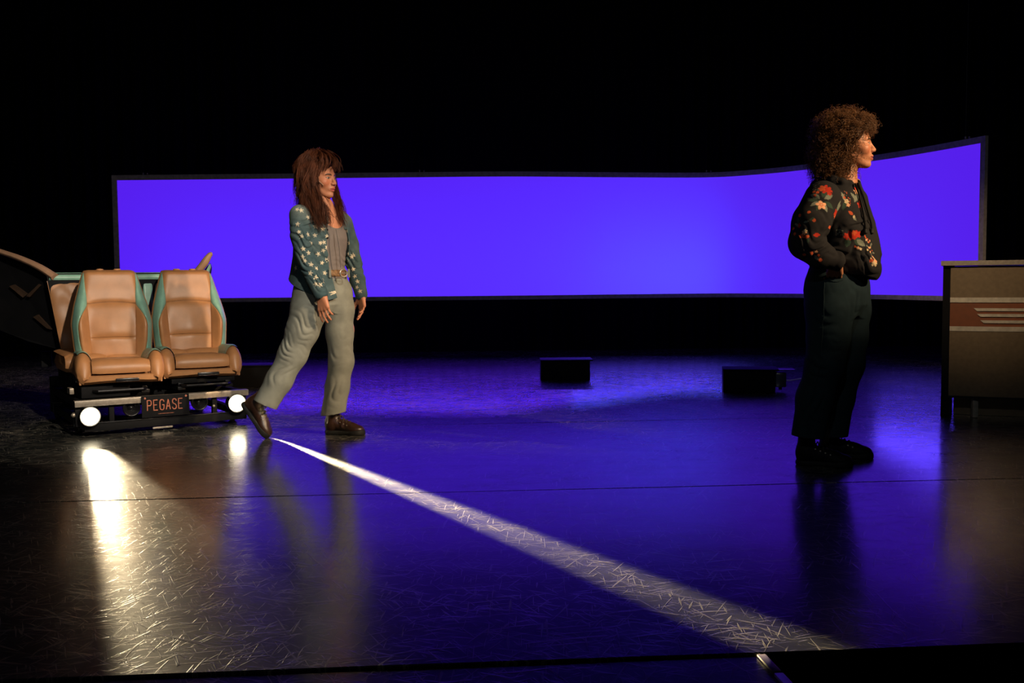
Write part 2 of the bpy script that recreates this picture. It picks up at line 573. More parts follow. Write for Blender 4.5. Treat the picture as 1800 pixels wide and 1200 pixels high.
def add_hand(fd, wrist, xdir, zdir, side, curl=(.25, .3, .35, .4), spread=.05, thumb=.6, sc=1.0):
    """wrist -> fingers along xdir, back of hand zdir, thumb on side*(y axis)"""
    x, y, z = frame(xdir, zdir); y = y * side
    w = np.asarray(wrist, float)
    Lp = .088 * sc
    ys = (.030, .010, -.010, -.028); ln = (.072, .080, .074, .058); rr = (.0088, .0090, .0086, .0076)
    fd.cone(w - x * .018 * sc, w + x * .01, .025 * sc, .024 * sc, .012)
    for i in range(4):
        b = w + x * (Lp - (.004, 0, .004, .012)[i] * sc) + y * ys[i] * sc
        fd.cone(w + x * .012 + y * ys[i] * .55 * sc, b, .0165 * sc, .0115 * sc, .012)
        p = b; ang = curl[i] * .7
        for j, fr in enumerate((.46, .31, .23)):
            dirv = unit(x * math.cos(ang) - z * math.sin(ang) + y * spread * (1.2 - i * .8))
            q = p + dirv * ln[i] * fr * sc
            r0 = rr[i] * (1 - .12 * j) * sc
            fd.cone(p, q, r0, r0 * .88, .002 if j == 0 else .003)
            p = q; ang += curl[i] * (1.0 if j == 0 else .7)
    # thumb leaves the side of the palm near its base
    t0 = w + x * .022 * sc + y * .020 * sc - z * .006
    t1 = t0 + unit(x * .62 + y * thumb - z * .35) * .040 * sc
    t2 = t1 + unit(x * .85 + y * thumb * .45 - z * .4) * .032 * sc
    t3 = t2 + unit(x * .95 + y * thumb * .1 - z * .35) * .026 * sc
    fd.chain([t0, t1, t2, t3], [.0155 * sc, .0118 * sc, .0100 * sc, .0078 * sc], .006)


def head_mesh(c, fwd, up, h=.0024, neck=(-.05, -.2), sc=1.0):
    """one head with face, ears and neck. c = centre at eye level; returns world verts, faces, local coords"""
    x, y, z = frame(fwd, up)
    lo, hi = (-.13, -.11, -.25), (.135, .11, .135)
    f = Field(lo, hi, h)
    f.ell((-.014, 0, .028), (.097, .075, .083), .0)
    f.ell((.026, 0, -.03), (.062, .059, .083), .03)
    for s in (-1, 1):
        f.cone((-.018, s * .050, -.052), (.058, s * .018, -.095), .021, .017, .022)
        f.ell((.056, s * .040, -.028), (.026, .026, .026), .022)
        f.cone((.078, s * .010, .017), (.066, s * .044, .020), .0105, .009, .014)
        f.ell((.089, s * .032, .0005), (.015, .0165, .0115), .012, op='sub')
        f.ell((.0715, s * .0325, -.001), (.0135, .0140, .0115), .004)
        f.cone((.082, s * .020, .0045), (.076, s * .045, .0035), .0028, .0028, .004)      # upper lid
        f.cone((.0805, s * .020, -.008), (.076, s * .043, -.0075), .0026, .0026, .005)
    f.cone((.083, 0, .008), (.106, 0, -.030), .0075, .0105, .012)
    for s in (-1, 1):
        f.ell((.097, s * .0115, -.034), (.0105, .0085, .0075), .006)
        f.ell((.101, s * .006, -.043), (.004, .003, .003), .002, op='sub')
    f.ell((.068, 0, -.062), (.030, .032, .024), .018)
    f.chain([(.084, -.023, -.0655), (.0975, -.006, -.0605), (.0975, .006, -.0605), (.084, .023, -.0655)], [.003, .0055, .0055, .003], .006)
    f.chain([(.084, -.021, -.068), (.0955, 0, -.0735), (.084, .021, -.068)], [.003, .0065, .003], .006)
    f.cone((.089, -.022, -.0672), (.1035, 0, -.0672), .0018, .0018, .0025, op='sub')
    f.cone((.089, .022, -.0672), (.1035, 0, -.0672), .0018, .0018, .0025, op='sub')
    f.ell((.075, 0, -.1), (.019, .021, .016), .018)
    for s in (-1, 1):
        f.ell((-.008, s * .077, -.014), (.018, .007, .030), .006)
        f.ell((-.004, s * .084, -.012), (.010, .006, .018), .004, op='sub')
    f.chain([(-.022, 0, -.06), (neck[0] * .6, 0, -.13), (neck[0], 0, neck[1])], [.052, .046, .054], .025)
    f.cone((.0, 0, -.10), (neck[0] + .035, 0, neck[1] + .02), .028, .030, .02)
    V, F = f.mesh()
    V = relax(V, F, 1)
    L = V.copy()
    Wv = np.asarray(c) + (V[:, :1] * x + V[:, 1:2] * y + V[:, 2:] * z) * sc
    return Wv, F, L


def paint_head(L, skin, lip, brow):
    C = np.tile(np.array(skin), (len(L), 1))
    x, y, z = L.T
    n = .06 * np.sin(x * 90) * np.sin(y * 80 + 1) * np.sin(z * 70)
    C *= (1 + n)[:, None]
    ay = np.abs(y)
    blush = np.exp(-(((x - .07) / .03) ** 2 + ((ay - .045) / .022) ** 2 + ((z + .03) / .022) ** 2))
    C = C * (1 - .25 * blush[:, None] * np.array([0, .9, .9]))
    lipm = (x > .082) & (ay < .0235) & (np.abs(z + .0672) < .0112 * (1 - (ay / .026) ** 2) + .001)
    C[lipm] = lip
    bz = .0215 - 1.8 * (ay - .03) ** 2 * 8
    bm_ = (x > .055) & (np.abs(z - bz) < .0042) & (ay > .012) & (ay < .052)
    C[bm_] = brow
    e = ((ay - .0325) / .0125) ** 2 + ((z + .0012) / .0058) ** 2
    em = (x > .072) & (e < 1)
    C[em] = (.34, .29, .25)
    ir = (x > .075) & (((ay - .033) ** 2 + (z + .001) ** 2) < .0057 ** 2) & (e < 1)
    C[ir] = (.03, .018, .010)
    lid = (x > .066) & (e >= 1) & (e < 1.6) & (z > -.001)
    C[lid] = np.array(brow) * 1.2
    return C


def strands_mesh(S, r):
    """S: list of (k,3) polylines -> three-sided tubes"""
    V, F, n = [], [], 0
    for P, rr in zip(S, r):
        k = len(P)
        T = np.gradient(P, axis=0); T /= np.linalg.norm(T, axis=1)[:, None] + 1e-9
        a = np.cross(T, np.array([.3, .5, .81])); a /= np.linalg.norm(a, axis=1)[:, None] + 1e-9
        b = np.cross(T, a)
        R = (rr * np.linspace(1, .35, k))[:, None]
        ring = np.stack([P + R * (a * math.cos(t) + b * math.sin(t)) for t in (0, 2.094, 4.189)], 1)
        V.append(ring.reshape(-1, 3))
        i = np.arange(k - 1)[:, None] * 3 + n
        for j in range(3):
            j2 = (j + 1) % 3
            F.append(np.concatenate([i + j, i + j2, i + 3 + j2, i + 3 + j], 1))
        n += 3 * k
    return np.vstack(V), np.vstack(F)


def folds(spec):
    """wrinkle displacement: list of (centre, radius, direction, wavelength, amplitude, phase)"""
    def fn(X, Y, Z):
        out = 0
        for c, R, d, wl, a, ph in spec:
            x, y, z = X - c[0], Y - c[1], Z - c[2]
            g = np.exp(-(x * x + y * y + z * z) / (R * R))
            t = x * d[0] + y * d[1] + z * d[2]
            q = x * d[2] - z * d[0]                       # along the folds
            warp = .55 * wl * np.sin(q * 21 + ph) + .35 * wl * np.sin(q * 47 + y * 31 + ph * 2)
            mask = .5 + .5 * np.sin(q * 26 + t * 35 + ph * 3)
            w = np.sin(2 * math.pi * (t + warp) / wl + ph)
            out = out + a * g * mask * (w - .35 * np.cos(2 * w))
        return out
    return fn


def stamp_frame(V, N, u, v):
    """surface point seen at pixel (u, v) and its tangent axes"""
    px = PX(V)
    d2 = (px[:, 0] - u) ** 2 + (px[:, 1] - v) ** 2
    near = np.where((d2 < 16) & (N[:, 1] < .05))[0]
    if len(near) == 0:
        near = np.argsort(d2)[:6]
    i = near[np.argmin(V[near, 1])]
    n = N[i]
    t = unit(np.cross((0, 0, 1), n) if abs(n[2]) < .95 else (1, 0, 0))
    return V[i], -t if t[0] < 0 else t, n


def stamp(V, N, C, p, t, n, shape, col, a=0.0, R=.06):
    b = np.cross(n, t); b = b if b[2] > 0 else -b
    D = V - p
    ok = np.where((np.einsum('ij,ij->i', D, D) < R * R) & (N @ n > .1))[0]
    x = D[ok] @ t; y = D[ok] @ b
    ca, sa = math.cos(a), math.sin(a)
    m = shape(x * ca + y * sa, -x * sa + y * ca)
    C[ok[m]] = col


def star(r):
    def f(x, y):
        t = np.arctan2(y, x) - math.pi / 2
        q = np.hypot(x, y)
        s = np.abs(((t / (2 * math.pi / 5)) % 1) - .5) * 2
        return q < r * (.38 + .62 * s ** 1.5)
    return f


def petals(r, n=5, inner=0.0):
    def f(x, y):
        t = np.arctan2(y, x); q = np.hypot(x, y)
        return (q < r * (.55 + .45 * np.abs(np.cos(n * t / 2)))) & (q >= inner)
    return f


def leaf(l, w):
    def f(x, y):
        s = np.clip(x / l, 0, 1)
        return (x > 0) & (x < l) & (np.abs(y) < w * np.sin(math.pi * s))
    return f


def disc(r):
    return lambda x, y: x * x + y * y < r * r


# ================================================================== THE SETTING
# stage front edge runs slightly askew to the camera
E0, E1 = G(0, 1195), G(1560, 1138)
ED = unit((E1 - E0) * (1, 1, 0)); EN = np.array([-ED[1], ED[0], 0])      # along the edge, up-stage
def stage(a, b, z=0.0):
    return E0 + ED * a + EN * b + np.array([0, 0, z - E0[2]])
seams = [0.0] + [float((G(u, v) - E0) @ EN) for u, v in ((300, 876), (800, 745), (1000, 678))]
seams += [seams[-1] + 2.1, seams[-1] + 4.4]
mb = MB(); mb.grid([[stage(a, b, -0.012) for b in (0.02, 14)] for a in (-9, 12)])
mb.prism([stage(-9, 0.02, -.012), stage(12, .02, -.012), stage(12, .02, -.75), stage(-9, .02, -.75)], EN * .03)
floor = mb.build('floor', M['black'], None, smooth=False); tag(floor, kind='structure')
for i in range(len(seams) - 1):
    b0, b1 = seams[i] + .0035, seams[i + 1] - .0035
    # a roll of dance vinyl with a softly rounded edge on both long sides
    prof = [(b0, -.012), (b0, -.003), (b0 + .003, 0), (b1 - .003, 0), (b1, -.003), (b1, -.012)]
    A = np.linspace(-9, 12, 22)
    mb = MB(); mb.grid([[stage(a, b, z + (.0012 * math.sin(a * 2.3 + i) - .0012 if z > -.01 and j in (1, 2, 3, 4) else 0)) for j, (b, z) in enumerate(prof)] for a in A])
    mb.build('floor_panel', M['floor'], floor)
# lower apron in front of the stage, closed by a metal end strip
T0, T1 = G(1338, 1154, -.006), G(1392, 1212, -.006)
mb = MB(); mb.prism([stage(-9, -.012, -.006), T0, T1, T1 - EN * .6, stage(-9, -1.2, -.006)], (0, 0, -.05))
ap = mb.build('floor_apron', M['floor'], None, smooth=False); tag(ap, kind='structure')
mb = MB(); dT = unit(T1 - T0); sT = np.cross(dT, (0, 0, 1))
for k, (t0, t1) in enumerate(((0, .105), (.115, .62))):
    c = T0 + dT * (t0 + t1) / 2
    mb.box(c + np.array([0, 0, .001]), (t1 - t0, .022, .012), .002, np.stack([dT, sT, (0, 0, 1)], 1))
tr = mb.build('trim_1', M['alu']); tag(tr, kind='structure')
mb = MB(); mb.grid([[(x, y, -.9) for y in (-4, 3.2)] for x in (-9, 9)])
pit = mb.build('floor_pit', M['drape'], None, False); tag(pit, kind='structure')


def drape(name, p0, p1, z1, fold=.16, amp=.05):
    p0, p1 = np.array(p0, float), np.array(p1, float)
    L = np.linalg.norm(p1 - p0); n = int(L / fold * 8)
    nr = unit(np.cross(p1 - p0, (0, 0, 1)))
    P = []
    for i in range(n + 1):
        t = i / n; s = t * L
        o = amp * math.sin(2 * math.pi * s / fold + .8 * math.sin(s * 1.7)) * (.7 + .3 * math.sin(s * 3.1))
        P.append([p0 + (p1 - p0) * t + nr * o * (1.0 - .35 * q) + np.array([0, 0, z1 * q]) for q in np.linspace(0, 1, 5)])
    mb = MB(); mb.grid(P)
    o = mb.build(name, M['drape']); tag(o, kind='structure'); return o


drape('wall_back', (-8.0, 12.25, 0.0), (9.0, 12.9, 0.0), 6.0)
drape('wall_left', (-7.2, 3.4, 0.0), (-7.2, 12.2, 0.0), 6.0)
drape('wall_right', (7.6, 4.2, 0.0), (7.6, 12.8, 0.0), 6.0)

# ================================================================== CURVED SCREEN
ZB, ZT = 0.692, 2.022
plan_px = [(197, 310, 10.48), (380, 309, 10.47), (540, 307, 10.46), (720, 305, 10.44), (900, 303.5, 10.45), (1080, 305, 10.62),
           (1240, 306, 10.72), (1330, 300, 10.47), (1413, 292, 10.05), (1547, 275, 9.25), (1640, 258, 8.65), (1735, 241, 8.05)]
plan = smooth_line([W(u, v, y) * (1, 1, 0) for u, v, y in plan_px], 120)
tang = np.gradient(plan, axis=0); tang /= np.linalg.norm(tang, axis=1)[:, None]
nrm = np.stack([tang[:, 1], -tang[:, 0], 0 * tang[:, 0]], 1)          # towards the audience
scr = thing('curved_screen', tuple(plan[60] * (1, 1, 0)), 'long curved back-lit screen glowing violet blue behind the two performers', 'screen')
BW = .052
mb = MB(); mb.grid([[p + np.array([0, 0, z]) for z in np.linspace(ZB + .03, ZT - .03, 8)] for p in plan])
mb.build('screen_surface', M['screen'], scr)


def rail(z0, z1, i0=0, i1=120):
    ring = []
    for p, n in zip(plan[i0:i1], nrm[i0:i1]):
        ring.append([p + n * o + np.array([0, 0, z]) for o, z in ((.014, z0), (.018, (z0 + z1) / 2), (.014, z1), (-.012, z1), (-.012, z0), (.014, z0))])
    mb = MB(); mb.grid(ring); return mb


rail(ZT - BW, ZT).build('top_border', M['frame'], scr)
rail(ZB, ZB + BW * .8).build('bottom_border', M['frame'], scr)
for i, d in ((0, 1), (119, -1)):
    mb = MB(); p, t, n = plan[i], tang[i] * d, nrm[i]
    mb.prism([p + n * .016 + np.array([0, 0, ZB]), p + n * .016 + t * BW + np.array([0, 0, ZB]), p + n * .016 + t * BW + np.array([0, 0, ZT]), p + n * .016 + np.array([0, 0, ZT])], -n * .03)
    mb.build('side_border', M['frame'], scr, False)
for i in (4, 40, 78, 116):
    p = plan[i]
    mb = MB(); mb.tube([p + (0, 0, ZT - .01), p + (0, 0, 5.9)], .002, 6); mb.build('hanging_wire', M['blacksteel'], scr)
    mb = MB(); mb.lathe(p + (0, 0, ZT), (0, 0, 1), [(0, .004), (.006, .010), (.022, .010), (.028, .003)], 10)
    mb.build('hanging_clamp', M['steel'], scr)
    mb = MB(); mb.lathe(p + tang[i] * .045 + (0, 0, ZT), (0, 0, 1), [(0, .004), (.006, .008), (.018, .008), (.022, .003)], 10)
    mb.build('wing_nut', M['steel'], scr)

# ================================================================== BLACK FLOOR LIGHT BOXES
def light_box(c, ang, label, w=.46, d=.26, h=.185, bracket=False):
    c = np.array(c, float)
    t = thing('floor_light_box', tuple(c), label, 'light box', 'black light boxes on the stage floor')
    ca, sa = math.cos(ang), math.sin(ang)
    T = lambda V: c + np.stack([V[:, 0] * ca - V[:, 1] * sa, V[:, 0] * sa + V[:, 1] * ca, V[:, 2]], 1)
    mb = MB(T); mb.box((0, d / 2, h / 2 - .006), (w, d, h - .012), .004); mb.build('housing', M['black'], t)
    mb = MB(T); mb.box((.012, d / 2, h - .006), (w + .03, d + .02, .012), .003); mb.build('top_plate', M['black'], t)
    mb = MB(T); mb.box((0, d + .006, h / 2), (w * .9, .012, h * .6), .003); mb.build('lamp_window', M['gel'], t)
    if bracket:
        mb = MB(T); mb.box((w / 2 + .045, .10, .098), (.085, .14, .115), .012); mb.build('dimmer_unit', M['gel'], t)
        mb = MB(T); mb.box((w / 2 + .075, .09, h - .004), (.15, .17, .006), .002); mb.build('gel_flap', M['gel'], t)
        mb = MB(T); mb.lathe((w / 2 + .045, .08, .018), (0, 0, 1), [(0, .012), (.018, .013), (.022, .008)], 12); mb.build('knob', M['blacksteel'], t)
        mb = MB(T); mb.lathe((w / 2 + .03, .027, .145), (0, -1, 0), [(0, .006), (.006, .006), (.008, .003)], 10); mb.build('screw', M['steel'], t)
    return t, T


light_box(G(994, 668.5) * (1, 1, 0), .0, 'closed black light box in the middle of the stage, without a cable', w=.44)
lbx, lT = light_box(G(1317, 690) * (1, 1, 0), -.17, 'black light box with a pale cable, to the left of the standing person', w=.40, bracket=True)
light_box(G(425, 681) * (1, 1, 0), .06, 'low black light box half hidden behind the car seats', w=.50, h=.19)
ce = lT(np.array([[.285, .10, .09]]))[0]
pts = [ce, W(1392, 668, ce[1] + .02), W(1412, 666, ce[1] + .05), W(1450, 672, ce[1] + .3)]
pts = pts[:3] + [G(1432, 690) * (1, 1, 0) + (0, 0, .03), G(1446, 686) * (1, 1, 0) + (0, 0, .0055), G(1456, 668) * (1, 1, 0) + (0, 0, .0055), G(1460, 650) * (1, 1, 0) + (0, 0, .0055)]
mb = MB(); mb.tube(smooth_line(pts, 50), .0055, 8)
tag(mb.build('power_cable', M['cable']), 'thin pale power cable leaving the right-hand light box', 'cable')

# ================================================================== CAR-SEAT WAGON
TH = math.radians(33)
CX = np.array([math.cos(TH), math.sin(TH), 0]); CY = np.array([-math.sin(TH), math.cos(TH), 0]); CZ = np.array([0, 0, 1.0])
hl = W(157, 731, 5.86); hr = W(412, 707, 6.36)
CO = np.array([(W(134, 705, 5.83)[0] + W(432, 682, 6.40)[0]) / 2, 6.115, 0])
car = thing('seat_wagon', tuple(CO), 'wagon of tan and mint car seats with lit headlights and winged sides', 'car seats')


def CT(V):
    V = np.asarray(V, float)
    return CO + V[:, :1] * CX + V[:, 1:2] * CY + V[:, 2:] * CZ


def C1(a, b, z):
    return CT(np.array([[a, b, z]]))[0]


def car_part(name, m, fn, parent=None, smooth=True):
    mb = MB(CT); fn(mb); return mb.build(name, m, parent or car, smooth)


def to_car(p):
    q = np.asarray(p) - CO; return np.array([q @ CX, q @ CY, q[2]])


# chassis
HWD = .52
car_part('front_bar', M['steel'], lambda m: (m.box((0, .012, .212), (2 * HWD, .05, .010), .002), m.box((0, -.012, .197), (2 * HWD, .006, .034), .002)))
car_part('lower_bar', M['black'], lambda m: m.box((.02, .02, .052), (.98, .045, .05), .006))
car_part('lower_bar_edge', M['blacksteel'], lambda m: m.box((.02, -.006, .078), (.94, .008, .006), .002))
for sx in (-1, 1):
    car_part('side_rail', M['black'], lambda m: (m.box((sx * .47, .55, .19), (.05, 1.05, .05), .006), m.box((sx * .47, .55, .07), (.045, 1.05, .045), .006)))
for b in (.33, .68, 1.05):
    car_part('cross_member', M['black'], lambda m: m.box((0, b, .20), (.96, .04, .035), .004))
car_part('rear_panel', M['black'], lambda m: m.box((0, 1.06, .16), (1.0, .02, .24), .004))
for a in (-.5, -.31, .31, .5):
    car_part('upright', M['black'], lambda m: m.box((a, .03, .13), (.03, .03, .14), .004))
for a, b in ((-.47, .18), (.47, .18), (-.47, .95), (.47, .95)):
    w = car_part('wheel', M['rubber'], lambda m: m.lathe((a - .02, b, .055), (1, 0, 0), [(0, .02), (0, .045), (.006, .055), (.034, .055), (.04, .045), (.04, .02)], 22))
    car_part('axle_fork', M['blacksteel'], lambda m: (m.box((a - .027, b, .075), (.006, .03, .07), .002), m.box((a + .027, b, .075), (.006, .03, .07), .002), m.box((a, b, .112), (.06, .05, .008), .002)), w)
# seat rails and levers under the seats
for a in (-.40, -.10, .12, .42):
    car_part('seat_rail', M['blacksteel'], lambda m: (m.box((a, .33, .268), (.035, .50, .018), .003), m.box((a, .33, .245), (.05, .54, .02), .003)))
for a in (-.25, .27):
    car_part('seat_subframe', M['black'], lambda m: (m.box((a, .12, .285), (.40, .03, .03), .004), m.box((a, .52, .285), (.40, .03, .03), .004), m.box((a, .3, .31), (.36, .3, .02), .004)))
    car_part('adjuster_bar', M['blacksteel'], lambda m: m.tube([(a - .16, .2, .27), (a - .15, .05, .262), (a - .13, .03, .262), (a + .13, .03, .262), (a + .15, .05, .262), (a + .16, .2, .27)], .008, 8))
car_part('battery_box', M['black'], lambda m: m.box((-.33, .16, .255), (.28, .2, .07), .008))
car_part('side_bracket', M['steel'], lambda m: m.box((-.53, .05, .275), (.025, .09, .035), .004))
car_part('side_knob', M['steel'], lambda m: m.lathe((-.52, .0, .135), (-1, 0, 0), [(0, .014), (.012, .014), (.02, .006)], 12))
car_part('floor_runner', M['steel'], lambda m: m.box((-.02, .0, .018), (.12, .012, .01), .002))

# headlights
for p, e in ((hl, 0), (hr, 0)):
    q = to_car(p); q[1] = -.045
    hs = car_part('headlight', M['blackgloss'], lambda m: m.lathe((q[0], q[1] + .10, q[2]), (0, -1, 0), [(0, .02), (.0, .04), (.03, .054), (.08, .060), (.103, .060), (.106, .057), (.100, .054)], 32))
    car_part('lens', M['lamp'], lambda m: m.lathe((q[0], q[1] + .002, q[2]), (0, -1, 0), [(0, .054), (.006, .050), (.012, .036), (.014, .018), (.0145, .002)], 32), hs)
    car_part('bulb_cap', M['filament'], lambda m: m.lathe((q[0], q[1] - .0125, q[2]), (0, -1, 0), [(0, .007), (.003, .006), (.004, .001)], 12), hs)
    car_part('bracket', M['black'], lambda m: (m.box((q[0], q[1] + .07, q[2] - .06), (.03, .03, .06), .004), m.box((q[0], q[1] + .09, q[2]), (.05, .06, .09), .006)), hs)
    src = C1(q[0], q[1] - .03, q[2])
    az = math.radians(28.2 if p is hl else 32.0)
    spot('headlight_beam', tuple(src), (src[0] + math.sin(az), src[1] - math.cos(az), src[2] - (.075 if p is hl else .05)), 380 if p is hl else 26000, 20 if p is hl else 16, .6 if p is hl else .8, (1.0, .80, .48), .03).scale = (.50 if p is hl else .23, 1, 1)

# dark horns beside the number plate
for u, v, y in ((232, 717, 6.0), (352, 707, 6.22)):
    q = to_car(W(u, v, y)); q[1] = .0
    hn = car_part('horn', M['blackgloss'], lambda m: m.lathe((q[0], .06, q[2]), (0, -1, 0), [(0, .015), (0, .04), (.05, .052), (.06, .052), (.058, .045), (.03, .02), (.045, .012), (.05, .002)], 26))
    car_part('horn_rim', M['blacksteel'], lambda m: m.tube([(q[0] + .0475 * math.cos(t), .0, q[2] + .0475 * math.sin(t)) for t in np.linspace(0, 2 * math.pi, 30)], .005, 8), hn)
car_part('sensor_bulb', M['steel'], lambda m: m.lathe((.30, .01, .125), (0, -1, 0), [(0, .004), (.004, .010), (.012, .008), (.016, .002)], 12))

# number plate PEGASE
pc = to_car(W(290.5, 712, 6.10)); PWD, PHT = .285, .132
plate = car_part('number_plate', M['black'], lambda m: m.box((pc[0], -.026, pc[2]), (PWD, .006, PHT), .0025))
LET = {'P': [[(0, 0), (0, 1), (.62, 1), (.85, .9), (.9, .74), (.85, .58), (.62, .48), (0, .48)]],
       'E': [[(.9, 0), (0, 0), (0, 1), (.9, 1)], [(0, .52), (.72, .52)]],
       'G': [[(.92, .78), (.85, .93), (.62, 1), (.32, 1), (.1, .92), (0, .76), (0, .24), (.1, .08), (.32, 0), (.62, 0), (.85, .08), (.92, .24), (.92, .48), (.52, .48)]],
       'A': [[(0, 0), (.46, 1), (.92, 0)], [(.14, .32), (.78, .32)]],
       'S': [[(.92, .8), (.84, .94), (.62, 1), (.3, 1), (.1, .92), (.03, .77), (.1, .62), (.3, .54), (.64, .47), (.84, .38), (.92, .23), (.84, .08), (.62, 0), (.3, 0), (.1, .07), (.0, .22)]]}
lw, lh, lp = .0262, .062, .0372
mb = MB(CT)
for i, ch in enumerate('PEGASE'):
    x0 = pc[0] - .110 + i * lp
    for st in LET[ch]:
        P = [(x0 + x * lw, -.0305, pc[2] - .024 + z * lh) for x, z in st]
        P = [P[0]] + [q for a, b in zip(P[:-1], P[1:]) for q in (tuple(np.array(a) * .92 + np.array(b) * .08), tuple(np.array(a) * .08 + np.array(b) * .92), b)]
        mb.tube(P, .0034, 6)
mb.build('plate_lettering', M['copper'], plate)
car_part('plate_small_print', M['copper'], lambda m: [m.box((pc[0] - .045 + i * .0075, -.0295, pc[2] - .047), (.005 if i % 3 else .003, .001, .003), 0) for i in range(13)], plate, False)
car_part('plate_bolt', M['copper'], lambda m: m.lathe((pc[0] - PWD / 2 + .02, -.029, pc[2] + PHT / 2 - .014), (0, -1, 0), [(0, .007), (.004, .006), (.005, .001)], 10), plate)
car_part('plate_bolt', M['copper'], lambda m: m.lathe((pc[0] + PWD / 2 - .02, -.029, pc[2] + PHT / 2 - .014), (0, -1, 0), [(0, .007), (.004, .006), (.005, .001)], 10), plate)


# ---- front seats
def lerp_tab(tab):
    tab = np.array(tab, float)
    def f(t):
        # smooth interpolation through the table
        return np.interp(t, tab[:, 0], tab[:, 1])
    tt = np.linspace(tab[0, 0], tab[-1, 0], 200); yy = f(tt)
    for _ in range(60):
        yy[1:-1] = (yy[:-2] + yy[1:-1] * 2 + yy[2:]) / 4
    return lambda t: np.interp(t, tt, yy)


half_w = lerp_tab([(0, .215), (.12, .232), (.4, .245), (.6, .222), (.8, .19), (.93, .168), (1, .15)])


